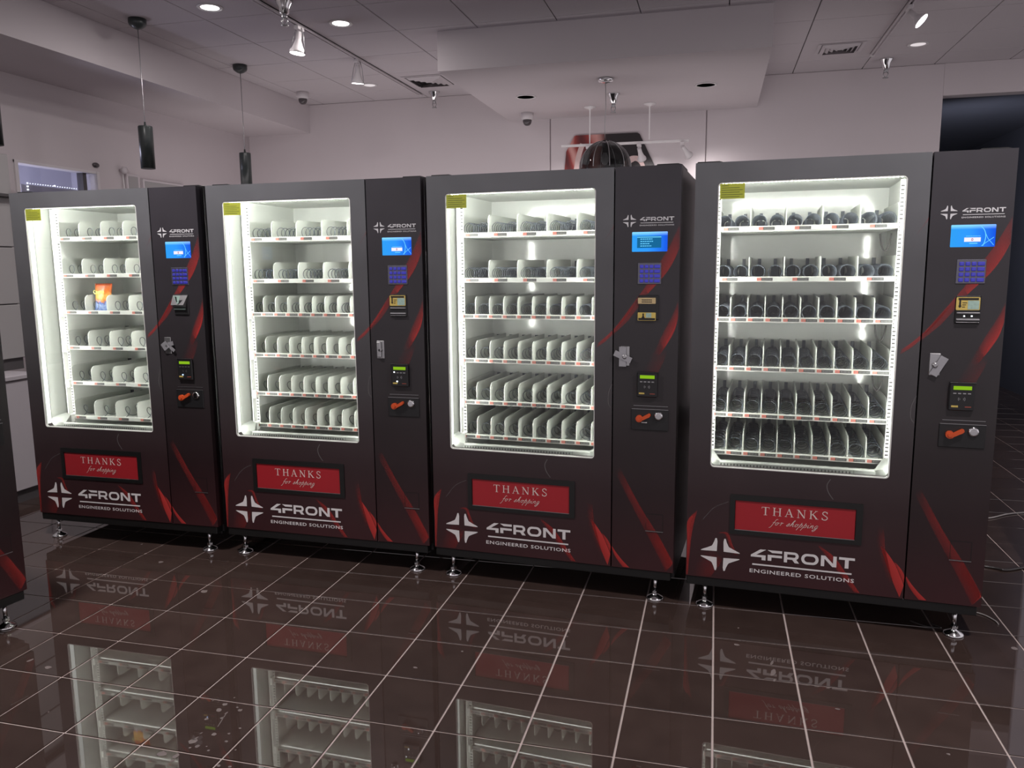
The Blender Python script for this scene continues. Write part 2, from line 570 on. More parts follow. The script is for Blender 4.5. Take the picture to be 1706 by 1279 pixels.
        if prof[0][0] > 1e-6:
            self.add(v[:n], [tuple(range(n))[::-1]], m)
        if prof[-1][0] > 1e-6:
            self.add(v[-n:], [tuple(range(n))], m)
        return self

    def text(self, s, x, z, height, width=None, y=0.0, m=0, bold=0.0, spacing=1.0, center=False):
        """lettering from the built-in font, standing in the (x, z) plane"""
        cu = bpy.data.curves.new('lettering', 'FONT')
        cu.body = s
        cu.size = 1.0
        cu.offset = bold
        cu.space_character = spacing
        cu.resolution_u = 2
        ob = bpy.data.objects.new('lettering', cu)
        COL.objects.link(ob)
        me = bpy.data.meshes.new_from_object(ob)
        xs = [v.co.x for v in me.vertices]
        ys = [v.co.y for v in me.vertices]
        x0, x1, y0, y1 = min(xs), max(xs), min(ys), max(ys)
        sz = height / (y1 - y0)
        sx = sz if width is None else width / (x1 - x0)
        off = -(x1 - x0) * sx / 2 if center else 0
        self.add([(x + off + (v.co.x - x0) * sx, y, z + (v.co.y - y0) * sz) for v in me.vertices],
                 [list(p.vertices) for p in me.polygons], m)
        bpy.data.objects.remove(ob)
        bpy.data.curves.remove(cu)
        bpy.data.meshes.remove(me)
        return self

    def mesh(self, name, mats):
        me = bpy.data.meshes.new(name)
        me.from_pydata(self.v, [], self.f)
        for mt in (mats if isinstance(mats, (list, tuple)) else [mats]):
            me.materials.append(mt)
        me.polygons.foreach_set('material_index', self.m)
        me.polygons.foreach_set('use_smooth', self.s)
        if self.fade is not None:
            ca = me.color_attributes.new('fade', 'FLOAT_COLOR', 'POINT')
            for i, a in enumerate(self.fade):
                ca.data[i].color = (a, a, a, 1)
        else:
            bm = bmesh.new()
            bm.from_mesh(me)
            bmesh.ops.remove_doubles(bm, verts=bm.verts, dist=1e-6)
            bmesh.ops.recalc_face_normals(bm, faces=bm.faces)
            bm.to_mesh(me)
            bm.free()
        me.update()
        return me


CACHE = {}


def cached(key, fn, mats):
    if key not in CACHE:
        b = MB()
        r = fn(b)
        CACHE[key] = (r or b).mesh(key, mats)
    return CACHE[key]


def put(name, me, parent=None, loc=None, rot=None, kind=None, label=None):
    o = bpy.data.objects.new(name, me)
    COL.objects.link(o)
    if parent is not None:
        o.parent = parent
    if loc is not None:
        o.location = loc
    if rot is not None:
        o.rotation_euler = rot
    if kind:
        o['kind'] = kind
    if label:
        o['label'] = label
    return o


def thing(name, label, cat, loc=(0, 0, 0), rz=0.0, group=None, me=None):
    o = bpy.data.objects.new(name, me)
    COL.objects.link(o)
    o.location = loc
    o.rotation_euler = (0, 0, rz)
    o['label'] = label
    o['category'] = cat
    if group:
        o['group'] = group
    return o


def rrect(x0, x1, z0, z1, r, n=5):
    pts = []
    for cx, cz, a in ((x1 - r, z1 - r, 0), (x0 + r, z1 - r, 90), (x0 + r, z0 + r, 180), (x1 - r, z0 + r, 270)):
        for k in range(n + 1):
            g = R(a + 90 * k / n)
            pts.append((cx + r * math.cos(g), cz + r * math.sin(g)))
    return pts


def spline(pts, n=5):
    """Catmull-Rom through pts"""
    P = [Vector(p) for p in pts]
    if len(P) < 3:
        return [tuple(p) for p in P]
    out = []
    for i in range(len(P) - 1):
        p0, p1, p2, p3 = P[max(i - 1, 0)], P[i], P[i + 1], P[min(i + 2, len(P) - 1)]
        for k in range(n):
            t = k / n
            out.append(tuple(0.5 * ((2 * p1) + (p2 - p0) * t + (2 * p0 - 5 * p1 + 4 * p2 - p3) * t * t + (3 * p1 - p0 - 3 * p2 + p3) * t ** 3)))
    out.append(tuple(P[-1]))
    return out


# ------------------------------------------------------------------ the room shell
ZC, YB, XL = 3.27, 8.05, -5.1
TS, TX, TY = 0.3, -3.57, 3.786


def struct(name, b, mats, parent=None):
    o = put(name, b.mesh(name, mats), parent)
    if parent is None:
        o['kind'] = 'structure'
    return o


floor = struct('floor', MB().box(-6.6, 4.9, -2.6, 13.2, -0.12, -0.003), M['grout'])
tile_me = MB()
g = 0.0031
tile_me.add([(g, g, -0.003), (TS - g, g, -0.003), (TS - g, TS - g, -0.003), (g, TS - g, -0.003),
             (g + .001, g + .001, 0), (TS - g - .001, g + .001, 0), (TS - g - .001, TS - g - .001, 0), (g + .001, TS - g - .001, 0)],
            [(4, 5, 6, 7), (0, 1, 5, 4), (1, 2, 6, 5), (2, 3, 7, 6), (3, 0, 4, 7)])
tile_mesh = tile_me.mesh('floor_tile', M['tile'])
Minv = _M.inverted()


def in_view(x, y, z=0.0, pad=40):
    p = Minv @ Vector((x, y, z))
    if p.z > -0.3:
        return False
    u = 853 + F_PX * p.x / -p.z
    v = 639.5 - F_PX * p.y / -p.z
    return -pad < u < 1706 + pad and -pad < v < 1279 + pad


cells = []
for i in range(-10, 28):
    for j in range(-21, 31):
        x, y = TX + i * TS, TY + j * TS
        if x < -6.5 or x > 4.6 or y < -2.5 or y > 12.9:
            continue
        vis = any(in_view(x + a, y + b) for a in (0, TS) for b in (0, TS))
        hid = (-3.6 < x < 0.8 and 3.9 < y < 6.2)
        cells.append((0 if (vis and not hid) else 1, math.hypot(x, y), x, y))
cells.sort()
rest = MB()
for k, (_, _, x, y) in enumerate(cells):
    if k < 300 and cells[k][0] == 0:
        put('floor_tile', tile_mesh, floor, (x, y, 0))
    else:
        rest.add([(p[0] + x, p[1] + y, p[2]) for p in tile_me.v], tile_me.f)
put('distant_floor_tiles', rest.mesh('distant_floor_tiles', M['tile']), floor, kind='stuff')

# dried splashes near the camera
st = MB()


def blob(x, y, rx, ry, rot=0.0):
    n = 9
    pts = []
    for k in range(n):
        a = 2 * math.pi * k / n
        q = 0.75 + 0.45 * random.random()
        px, py = rx * q * math.cos(a), ry * q * math.sin(a)
        pts.append((x + px * math.cos(rot) - py * math.sin(rot), y + px * math.sin(rot) + py * math.cos(rot), 0.0006))
    st.add(pts, [tuple(range(n))])


SPLASH = [(-1.647, 2.263, 0.0147, 0.0138), (-1.646, 2.227, 0.0161, 0.0154), (-1.573, 2.242, 0.0113, 0.0122), (-1.593, 2.256, 0.0071, 0.0062), (-1.654,
          2.168, 0.0095, 0.0101), (-1.606, 2.185, 0.0079, 0.0095), (-1.573, 2.095, 0.0116, 0.0122), (-1.510, 2.069, 0.0084, 0.0075), (-1.619, 2.043,
          0.0181, 0.0216), (-1.618, 2.061, 0.0061, 0.0164), (-1.587, 2.024, 0.0104, 0.0106), (-1.604, 2.011, 0.0065, 0.0079), (-1.537, 2.012, 0.0065,
          0.0062), (-1.620, 2.090, 0.0046, 0.0084), (-1.510, 2.146, 0.0093, 0.0068), (-1.454, 2.036, 0.0044, 0.0051), (-1.640, 2.310, 0.0040, 0.0065),
          (-1.672, 1.964, 0.0221, 0.0183), (-1.620, 1.962, 0.0117, 0.0205), (-1.616, 1.939, 0.0087, 0.0101), (-1.457, 1.952, 0.0100, 0.0073), (-1.420,
          1.956, 0.0086, 0.0072), (-1.556, 2.030, 0.0042, 0.0042), (-1.704, 2.275, 0.0030, 0.0039), (-1.527, 2.110, 0.0077, 0.0055), (-1.609, 2.216,
          0.0045, 0.0121), (0.251, 3.020, 0.0069, 0.0339), (0.251, 2.945, 0.0113, 0.0414), (0.251, 2.887, 0.0066, 0.0179), (-1.083, 2.664, 0.0139,
          0.0093), (-0.947, 2.830, 0.0072, 0.0075), (0.124, 3.141, 0.0146, 0.0106), (0.449, 2.736, 0.0124, 0.0080), (0.749, 2.546, 0.0075, 0.0070),
          (-2.478, 2.332, 0.0189, 0.0162), (-2.594, 2.362, 0.0096, 0.0226), (-3.091, 3.603, 0.0051, 0.0108), (-2.222, 2.075, 0.0032, 0.0053), (-2.801,
          3.394, 0.0193, 0.0188), (-2.337, 3.112, 0.0232, 0.0228), (1.196, 3.364, 0.0190, 0.0232), (0.133, 3.298, 0.0051, 0.0087)]
for s in SPLASH:
    blob(s[0], s[1], s[2] * .75, s[3] * .7, -0.25)
st.add([(-1.590, 2.135, .0006), (-1.587, 2.136, .0006), (-1.606, 2.211, .0006), (-1.609, 2.210, .0006)], [(0, 1, 2, 3)])
put('floor_splash', st.mesh('floor_splash', M['stain']), floor, kind='stuff')

# ceiling: slab, separate panels, bulkhead, soffit
ceiling = struct('ceiling', MB().box(-5.3, 4.9, -2.6, YB + 0.1, ZC + 0.006, ZC + 0.1), M['grid'])
PX, PY, X0, Y0 = 0.595, 0.6075, -4.13, 5.16
xs = [-4.30] + [X0 + PX * k for k in range(0, 15)]
ys = [Y0 + PY * k for k in range(-12, 5)] + [YB]
pcache = {}
for i in range(len(xs) - 1):
    for j in range(len(ys) - 1):
        x0, x1, y0, y1 = xs[i] + .004, xs[i + 1] - .004, ys[j] + .004, ys[j + 1] - .004
        if x0 > -2.0 and x1 < 0.28 and y0 > 5.85:
            continue
        key = (round(x1 - x0, 3), round(y1 - y0, 3))
        if key not in pcache:
            pcache[key] = MB().bbox(0, x1 - x0, 0, y1 - y0, 0, 0.012, 0.002).mesh('ceiling_panel', M['ceil'])
        put('ceiling_panel', pcache[key], ceiling, (x0, y0, ZC - 0.006))
put('bulkhead', MB().box(XL - .1, -4.30, -2.6, YB, 2.97, ZC + .02).mesh('bulkhead', M['soffit']), ceiling)
SZ = 2.98
put('soffit', MB().box(-2.07, 0.325, 5.88, YB, SZ, ZC + .02).mesh('soffit', M['soffit']), ceiling)

# back wall with the dark opening at its right, wall panels on it
wb = MB()
wb.box(XL - .1, 1.91, YB, YB + .12, 0, ZC + .1)
wb.box(1.91, 4.9, YB, YB + .12, 2.99, ZC + .1)
wall_back = struct('wall_back', wb, M['wall'])
for (x0, x1) in ((-5.05, -1.655), (-1.645, -0.135), (-0.125, 1.905)):
    put('wall_panel', MB().bbox(x0, x1, YB - .025, YB, 0.1, ZC - .008, .003).mesh('wall_panel', M['wall']), wall_back)
put('wall_panel', MB().box(1.905, 4.9, YB - .025, YB, 2.99, ZC - .008).mesh('wall_panel', M['wall']), wall_back)
# left wall with a window opening
WY0, WY1, WZ0, WZ1 = 4.945, 5.79, 1.15, 2.35
wl = MB()
wl.box(XL - .14, XL, -2.6, WY0, 0, ZC)
wl.box(XL - .14, XL, WY1, YB, 0, ZC)
wl.box(XL - .14, XL, WY0, WY1, 0, WZ0)
wl.box(XL - .14, XL, WY0, WY1, WZ1, ZC)
wall_left = struct('wall_left', wl, M['wall'])
wf = MB()
wf.box(XL - .10, XL + .015, WY0, WY0 + .03, WZ0, WZ1)
wf.box(XL - .10, XL + .015, WY1 - .03, WY1, WZ0, WZ1)
wf.box(XL - .10, XL + .015, WY0, WY1, WZ0, WZ0 + .03)
wf.box(XL - .10, XL + .01, WY0, WY1, WZ1 - .02, WZ1)
window_1 = struct('window_1', wf, M['white_plastic'])
put('pane', MB().box(XL - .062, XL - .058, WY0 + .03, WY1 - .03, WZ0 + .03, WZ1 - .02).mesh('pane', M['pane']), window_1)
put('mullion', MB().box(XL - .09, XL - .03, WY1 - .14, WY1 - .10, WZ0 + .03, WZ1 - .02).mesh('mullion', M['toe']), window_1)
# small bluish alcove behind that window
al = MB()
al.box(-6.6, -6.5, 4.0, 7.0, 0, 2.9)
al.box(-6.5, XL - .14, 3.9, 4.0, 0, 2.9)
al.box(-6.5, XL - .14, 7.0, 7.1, 0, 2.9)
al.box(-6.6, XL - .14, 3.9, 7.1, 2.62, 2.72)
struct('wall_alcove', al, M['blue_room'])
al_l = bpy.data.lights.new('alcove_lamp', 'POINT')
al_l.energy = 45
al_l.color = (0.86, 0.84, 1.0)
al_l.shadow_soft_size = 0.2
al_o = bpy.data.objects.new('alcove_lamp', al_l)
COL.objects.link(al_o)
al_o.location = (-5.9, 5.2, 1.7)
# dark recess beyond the opening
_rl = bpy.data.lights.new('recess_lamp', 'SPOT')  # added unseen spot, lifts the recess walls out of black
_rl.spot_size, _rl.spot_blend = R(150), 0.9
_rl.energy, _rl.color, _rl.shadow_soft_size = 110.0, (0.8, 0.82, 1.0), 0.15
_ro = bpy.data.objects.new('recess_lamp', _rl)
COL.objects.link(_ro)
_ro.location = (2.2, 8.5, 2.2)
_ro.rotation_euler = Vector((.35, 1, -.05)).to_track_quat('-Z', 'Y').to_euler()
rc = MB()
rc.box(3.45, 3.57, YB + .12, 13.2, 0, 3.2)
struct('wall_right', rc, M['dark_wall'])
rc = MB()
rc.box(1.0, 3.57, 13.1, 13.2, 0, 3.2)
rc.box(1.2, 1.3, YB + .12, 13.2, 0, 3.2)
rc.box(1.2, 3.57, YB + .12, 13.2, 3.1, 3.2)
struct('wall_recess', rc, M['dark_wall'])
pl = MB().bbox(1.568, 1.95, 4.366, 4.390, 0.004, ZC - .02, .004)
struct('trim_1', pl, M['pillar'])
bb = MB().bbox(XL, XL + .015, 4.6, YB - .03, 0, 0.1, .003)
struct('baseboard_left', bb, M['toe'])
bb = MB().bbox(XL, 1.9, YB - .045, YB - .026, 0, 0.1, .003)
struct('baseboard_back', bb, M['toe'])


# ------------------------------------------------------------------ vending machines
W, SEAM, ZB, ZT = 1.174, 0.890, 0.1455, 1.947
WU0, WU1, WV0, WV1 = 0.093, 0.8075, 0.652, 1.8645
TRAY0, TRAY1 = 0.072, 0.815
ROWS_A = [1.682, 1.462, 1.283, 1.062, 0.849, 0.672]
ROWS_B = [1.706, 1.497, 1.288, 1.082, 0.874, 0.670]


def star(b, cx, cz, s, y, m=0):
    for sx in (1, -1):
        for sz in (1, -1):
            p = [(.0145, .0145), (.013, .060), (.016, .074), (.022, .074), (.027, .058), (.034, .042), (.038, .037), (.058, .027), (.074, .020), (.083, .015), (.083, .0125), (.070, .0125)]
            b.flat([(cx + sx * q[0] * s, cz + sz * q[1] * s) for q in p], y, m)


def logo(b, ox, oz, s, y, m=0):
    """the star emblem, 4FRONT, the rule and ENGINEERED SOLUTIONS; unit layout as on the door"""
    star(b, ox + .147 * s, oz + .258 * s, s, y, m)
    X = lambda u: ox + u * s
    Z = lambda v: oz + v * s
    H0, H = .2525, .0475

    def P(pts, x0, w):
        b.flat([(X(x0 + p[0] * w), Z(H0 + p[1] * H)) for p in pts], y, m)
    # 4
    P([(0, .42), (.62, 1), (1.0, 1), (.36, .46), (.36, .42)], .277, .063)
    P([(0, .42), (0, .24), (.98, .24), (.98, .46), (.3, .46)], .277, .063)
    P([(.72, .3), (.72, -.02), (.98, -.02), (.98, .3)], .277, .063)
    # F
    P([(.0, 1), (1, 1), (1, .76), (.32, .76)], .346, .060)
    P([(.02, .56), (1, .56), (1, .33), (.02, .33)], .346, .060)
    P([(.02, .56), (.28, .56), (.28, -.0), (.02, -.0)], .346, .060)
    # R
    P([(0, 0), (0, 1), (.22, 1), (.22, 0)], .414, .060)
    P([(0, 1), (.72, 1), (.72, .78), (0, .78)], .414, .060)
    P([(0, .5), (.72, .5), (.72, .29), (0, .29)], .414, .060)
    arc_o = [(.70 + .30 * math.sin(R(a)), .645 + .355 * math.cos(R(a))) for a in range(0, 181, 20)]
    arc_i = [(.70 + .09 * math.sin(R(a)), .645 + .14 * math.cos(R(a))) for a in range(180, -1, -20)]
    P(arc_o + arc_i, .414, .060)
    P([(.50, .40), (.80, .40), (1.04, 0), (.74, 0)], .414, .060)
    # O
    oo, ii = rrect(.484, .554, H0, H0 + H, .0235, 6), rrect(.484 + .0125, .554 - .0125, H0 + .0105, H0 + H - .0105, .0131, 6)
    n = len(oo)
    for k in range(n):
        q = (k + 1) % n
        b.flat([(X(oo[k][0]), Z(oo[k][1])), (X(oo[q][0]), Z(oo[q][1])), (X(ii[q][0]), Z(ii[q][1])), (X(ii[k][0]), Z(ii[k][1]))], y, m)
    # N
    P([(0, 0), (0, 1), (.22, 1), (.22, 0)], .563, .062)
    P([(.78, 0), (.78, 1), (1, 1), (1, 0)], .563, .062)
    P([(0, 1), (.26, 1), (1, 0), (.74, 0)], .563, .062)
    # T
    P([(0, 1), (1, 1), (1, .77), (0, .77)], .634, .062)
    P([(.38, .8), (.62, .8), (.62, 0), (.38, 0)], .634, .062)
    b.flat([(X(.284), Z(.2265)), (X(.686), Z(.2265)), (X(.686), Z(.2335)), (X(.284), Z(.2335))], y, m)
    b.text('ENGINEERED SOLUTIONS', X(.274), Z(.1915), .0172 * s, .423 * s, y, m, bold=0.018, spacing=1.12)
    return b


def streak(b, L, Rr, aL, aR, y=-.0008, tips=(0.0, 0.0)):
    n = len(L)
    Ls, Rs = spline(L, 4), spline(Rr, 4)
    k = len(Ls)
    v, fd = [], []
    for i in range(k):
        t = i / (k - 1)
        env = 1.0
        if t < .25:
            env *= tips[0] + (1 - tips[0]) * t / .25
        if t > .7:
            env *= tips[1] + (1 - tips[1]) * (1 - t) / .3
        mid = ((Ls[i][0] + Rs[i][0]) / 2, (Ls[i][1] + Rs[i][1]) / 2)
        v += [(Ls[i][0], y, Ls[i][1]), (mid[0], y, mid[1]), (Rs[i][0], y, Rs[i][1])]
        fd += [aL * env, (aL + aR) / 2 * env, aR * env]
    f = []
    for i in range(k - 1):
        f += [(3 * i, 3 * i + 1, 3 * i + 4, 3 * i + 3), (3 * i + 1, 3 * i + 2, 3 * i + 5, 3 * i + 4)]
    q = MB()
    q.fade = fd
    q.add(v, f)
    b.append(q)


def clip_u(pts, lo, hi):
    return [(min(max(p[0], lo), hi), p[1]) for p in pts]


def door_streaks(b):
    c = lambda p: clip_u(p, .002, SEAM - .002)
    y = -.0008
    streak(b, c([(.039, .447), (.000, .397), (.003, .308), (.001, .152)]), c([(.044, .448), (.034, .411), (.020, .323), (.009, .150)]), .75, .45, y, (.2, .6))
    streak(b, [(.137, .355), (.166, .352), (.185, .304), (.204, .265)], [(.145, .361), (.178, .359), (.197, .311), (.222, .262)], .22, .50, y, (.4, .5))
    streak(b, [(.547, .34), (.587, .293), (.638, .227), (.698, .152)], [(.551, .343), (.615, .297), (.668, .225), (.721, .150)], .18, .60, y, (.3, 1))
    streak(b, [(.79, .365), (.812, .30), (.836, .237), (.874, .150)], [(.800, .360), (.834, .315), (.860, .270), (.887, .204)], .75, 1.0, y, (.5, 1))
    streak(b, [(.775, .45), (.775, .38), (.800, .28), (.83, .20)], [(.800, .44), (.808, .36), (.825, .29), (.85, .20)], .0, .22, y, (0, 0))
    streak(b, [(.845, .30), (.862, .262), (.876, .23), (.886, .21)], [(.850, .30), (.872, .275), (.885, .252), (.888, .24)], .5, .9, y, (.5, 1))
    streak(b, [(.886, 1.690), (.868, 1.664), (.852, 1.640), (.838, 1.614)], [(.889, 1.702), (.872, 1.673), (.855, 1.646), (.840, 1.618)], .15, .35, y, (1, .1))
    streak(b, [(.886, 1.243), (.865, 1.222), (.845, 1.204), (.822, 1.186)], [(.888, 1.226), (.868, 1.205), (.848, 1.188), (.815, 1.164)], .55, .32, y, (1, .3))
    streak(b, c([(.10, .30), (.06, .24), (.04, .19), (.03, .15)]), c([(.16, .24), (.14, .2), (.12, .17), (.11, .15)]), .0, .22, y, (0, .6))


def column_streaks(b):
    c = lambda p: clip_u(p, SEAM + .002, W - .002)
    y = -.0008
    streak(b, c([(1.173, 1.698), (1.125, 1.599), (1.082, 1.527), (1.025, 1.429)]), c([(1.173, 1.598), (1.145, 1.538), (1.109, 1.482), (1.041, 1.406)]), .22, .50, y, (.4, 1.2))
    streak(b, c([(1.025, 1.429), (.949, 1.324), (.920, 1.284), (.892, 1.249)]), c([(1.041, 1.406), (.967, 1.301), (.930, 1.262), (.892, 1.226)]), .36, .20, y, (1, 1))
    streak(b, c([(.985, 1.372), (.949, 1.320), (.920, 1.280), (.892, 1.244)]), c([(.992, 1.366), (.955, 1.315), (.925, 1.275), (.892, 1.239)]), .4, .6, y, (0, 1))
    streak(b, c([(1.172, 1.375), (1.149, 1.315), (1.109, 1.235), (1.062, 1.130)]), c([(1.172, 1.300), (1.158, 1.245), (1.129, 1.190), (1.090, 1.130)]), .14, .72, y, (.6, 0))
    streak(b, c([(1.09, 1.20), (1.05, 1.12), (1.00, 1.03), (.96, .96)]), c([(1.13, 1.15), (1.10, 1.08), (1.07, 1.02), (1.04, .95)]), .0, .12, y, (0, 0))
    streak(b, [(.904, .60), (.977, .459), (1.069, .29), (1.140, .152)], c([(.926, .62), (1.019, .45), (1.111, .308), (1.172, .200)]), .12, .34, y, (0, 1))
    streak(b, [(1.05, .33), (1.088, .26), (1.12, .205), (1.145, .152)], c([(1.10, .33), (1.13, .27), (1.155, .225), (1.172, .190)]), .12, .55, y, (0, 1.2))
    streak(b, [(.893, .235), (.905, .205), (.925, .175), (.946, .150)], [(.894, .245), (.915, .214), (.944, .180), (.975, .150)], .6, .95, y, (.8, 1))


def grey_arcs_door(b):
    for p, a in (([(.585, .635), (.572, .608), (.579, .577), (.599, .548)], .6), ([(.174, .501), (.116, .471), (.066, .409)], .3),
                 ([(.887, 1.000), (.872, .962), (.871, .913), (.886, .890)], .45)):
        q = spline(p, 5)
        r = MB().ribbon(q, .0035, -.0009)
        r.fade = [a] * len(r.v)
        b.append(r)


def prints(parent, key, fn, name, mat):
    if key not in CACHE:
        parts = []
        fn(parts)
        CACHE[key] = [q.mesh(name, mat) for q in parts]
    for me in CACHE[key]:
        put(name, me, parent)


SERIF = {
    'T': [([(.0, .97), (.80, .97)], .06), ([(.40, .98), (.40, .02)], .14), ([(.22, .02), (.58, .02)], .045), ([(.02, .99), (.02, .78)], .045), ([(.78, .99), (.78, .78)], .045)],
    'H': [([(.16, 1), (.16, 0)], .14), ([(.74, 1), (.74, 0)], .14), ([(.16, .52), (.74, .52)], .055)] + [([(x - .16, z), (x + .16, z)], .045) for x in (.16, .74) for z in (.02, .98)],
    'A': [([(.42, 1), (.10, .02)], .06), ([(.40, 1), (.74, .02)], .14), ([(.2, .34), (.64, .34)], .05), ([(-.02, .02), (.24, .02)], .045), ([(.58, .02), (.90, .02)], .045)],
    'N': [([(.14, 1), (.14, 0)], .06), ([(.76, 1), (.76, 0)], .06), ([(.12, .98), (.76, .02)], .15), ([(-.02, .98), (.2, .98)], .045), ([(.0, .02), (.28, .02)], .045), ([(.62, .98), (.90, .98)], .045)],
    'K': [([(.16, 1), (.16, 0)], .14), ([(.68, .97), (.2, .45)], .06), ([(.34, .58), (.76, .02)], .15), ([(.0, .98), (.32, .98)], .045), ([(.0, .02), (.32, .02)], .045), ([(.54, .98), (.82, .98)], .045), ([(.6, .02), (.92, .02)], .045)],
    'S': [([(.52, .80), (.44, .94), (.28, .99), (.12, .90), (.08, .74), (.18, .60), (.36, .48), (.52, .34), (.54, .18), (.42, .04), (.26, .0), (.10, .06), (.03, .22)], .095), ([(.53, .98), (.53, .72)], .04), ([(.03, .02), (.03, .28)], .04)],
}
SERIF_W = {'T': .80, 'H': .90, 'A': .88, 'N': .90, 'K': .90, 'S': .58}
SCRIPT = {
    'f': ([[(-.25, -1.0), (-.05, -.95), (.1, -.4), (.2, .9), (.32, 1.9), (.5, 2.15), (.66, 1.95)], [(-.05, .9), (.5, .95)]], .55),
    'o': ([[(.28, 1.0), (.05, .75), (.0, .35), (.18, .0), (.42, .2), (.5, .65), (.28, 1.0), (.55, .85), (.72, .9)]], .75),
    'r': ([[(0, .85), (.15, 1.05), (.3, .95), (.18, 0)], [(.2, .4), (.4, .9), (.62, .95)]], .75),
    's': ([[(-.05, .2), (.2, .7), (.32, 1.08), (.42, .6), (.35, .1), (.12, -.02), (0, .15)]], .6),
    'h': ([[(0, 0), (.12, 1.1), (.25, 2.0), (.42, 2.15), (.3, 1.4), (.05, .3)], [(.05, .3), (.3, .9), (.5, .9), (.46, .3), (.56, .02), (.72, .2)]], .8),
    'p': ([[(-.15, -1.1), (.0, 0), (.18, 1.6)], [(.08, .6), (.35, 1.02), (.55, .7), (.42, .12), (.12, .02)]], .72),
    'i': ([[(.05, 1.0), (0, .25), (.12, .0), (.3, .2)], [(.16, 1.5), (.2, 1.62)]], .42),
    'n': ([[(.05, .95), (.02, .0)], [(.04, .4), (.28, .95), (.48, .9), (.44, .3), (.54, .02), (.7, .2)]], .76),
    'g': ([[(.48, .9), (.22, 1.02), (.0, .5), (.16, .05), (.4, .3), (.52, 1.0), (.42, -.4), (.15, -1.05), (-.12, -.8), (.2, -.3), (.62, .15)]], .6),
}


def sign_text(b):
    y = -.0007
    H = .036
    total = sum(SERIF_W[c] for c in 'THANKS') + 5 * .34
    k = (.581 - .315) / (total * H)
    x = .315
    for c in 'THANKS':
        for path, w in SERIF[c]:
            pts = spline(path, 4) if len(path) > 3 else path
            b.ribbon([(x + p[0] * H * k, .4555 + p[1] * H) for p in pts], w * H, y)
        x += (SERIF_W[c] + .34) * H * k
    txt = 'for shopping'
    h = .0125
    adv = sum(SCRIPT[c][1] if c != ' ' else .5 for c in txt)
    k = (.543 - .358) / (adv * h)
    x = .358
    for c in txt:
        if c == ' ':
            x += .5 * h * k
            continue
        for path in SCRIPT[c][0]:
            pts = spline(path, 5) if len(path) > 2 else path
            b.ribbon([(x + (p[0] * .85 + p[1] * .28) * h * k, .4145 + p[1] * h) for p in pts], .0019, y)
        x += SCRIPT[c][1] * h * k


def spiral_mesh(pitch, r=.030, d0=.246, d1=.672):
    def fn(b):
        turns = (d1 - d0) / pitch
        n = int(turns * 16)
        path = []
        for i in range(n + 1):
            a = 2 * math.pi * i / 16 - math.pi / 2
            path.append((r * math.cos(a), d0 + (d1 - d0) * i / n, r + .007 + r * math.sin(a)))
        b.tube(path, .0017, 5)
        b.bbox(-.020, .020, .672, .690, .010, .060, .004)
        b.box(-.0075, .0075, .676, .690, .055, .098)
    return cached('spiral_%d' % round(pitch * 1000), fn, M['coil'])


def divider_fn(b):
    pts = [(.234, .002), (.234, .070)]
    for k in range(1, 6):
        a = R(180 - 90 * k / 5)
        pts.append((.264 + .030 * math.cos(a), .072 + .030 * math.sin(a)))
    pts += [(.700, .102), (.700, .002)]
    n = len(pts)
    t = .0022
    v = [(-t, p[0], p[1]) for p in pts] + [(t, p[0], p[1]) for p in pts]
    b.add(v, [(i, (i + 1) % n, n + (i + 1) % n, n + i) for i in range(n)] + [tuple(range(n)), tuple(range(n, 2 * n))])


def label_fn(b):
    b.box(0, .0185, -.0012, 0, -.0062, .0062, 0)
    b.box(.0185, .0660, -.0012, 0, -.0062, .0062, 1)
    b.text('00', .0045, -.0036, .0072, .0095, -.0015, 2)
    b.text('\u00a5100.00', .0225, -.0038, .0076, .0385, -.0015, 2)


def tray_fn(b):
    b.box(TRAY0, TRAY1, .228, .715, -.011, -.006)
    b.box(TRAY0, TRAY1, .706, .712, -.006, .09)


def bracket_fn(b):
    b.bbox(-.008, .010, .196, .232, -.026, .020, .003)


def rail_fn(m):
    def fn(b):
        for a0, a1, d0, d1 in ((-.011, -.005, .190, .226), (-.005, .012, .2215, .2245)):
            b.box(min(m * a0, m * a1), max(m * a0, m * a1), d0, d1, 0, 1.27)
    return fn


def rail_slots_fn(m):
    def fn(b):
        for k in range(74):
            b.box(min(-.003 * m, .010 * m), max(-.003 * m, .010 * m), .2208, .2216, .015 + k * .0168, .0215 + k * .0168)
    return fn


def foot_fn(b):
    b.lathe([(.038, 0), (.040, .004), (.036, .010), (.016, .020), (.0115, .024), (.0115, .030)], 20)
    b.lathe([(.016, .030), (.016, .040)], 6, smooth=False)
    b.lathe([(.0085, .040), (.0085, .104)], 12)


def cabinet_fn(b):
    D = .85
    b.box(0, .050, .055, D, .105, ZT - .006)
    b.box(.842, W, .055, D, .105, ZT - .006)
    b.box(.050, .842, .055, D, 1.89, ZT - .006)
    b.box(.050, .842, .055, D, .105, .545)
    b.box(.050, .842, .742, D, .545, 1.89)


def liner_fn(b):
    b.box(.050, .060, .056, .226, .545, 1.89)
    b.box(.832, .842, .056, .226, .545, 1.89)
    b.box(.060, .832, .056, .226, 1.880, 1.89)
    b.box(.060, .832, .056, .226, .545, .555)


def inner_fn(b):
    b.box(.050, .060, .2262, .742, .545, 1.89)
    b.box(.832, .842, .2262, .742, .545, 1.89)
    b.box(.060, .832, .2262, .742, 1.880, 1.89)
    b.box(.060, .832, .2262, .742, .545, .555)


def door_fn(b):
    b.plate([(0, ZB), (SEAM - .003, ZB), (SEAM - .003, ZT), (0, ZT)],
            [rrect(WU0, WU1, WV0, WV1, .016), rrect(.183, .717, .360, .5385, .004, 2)], 0, .050)


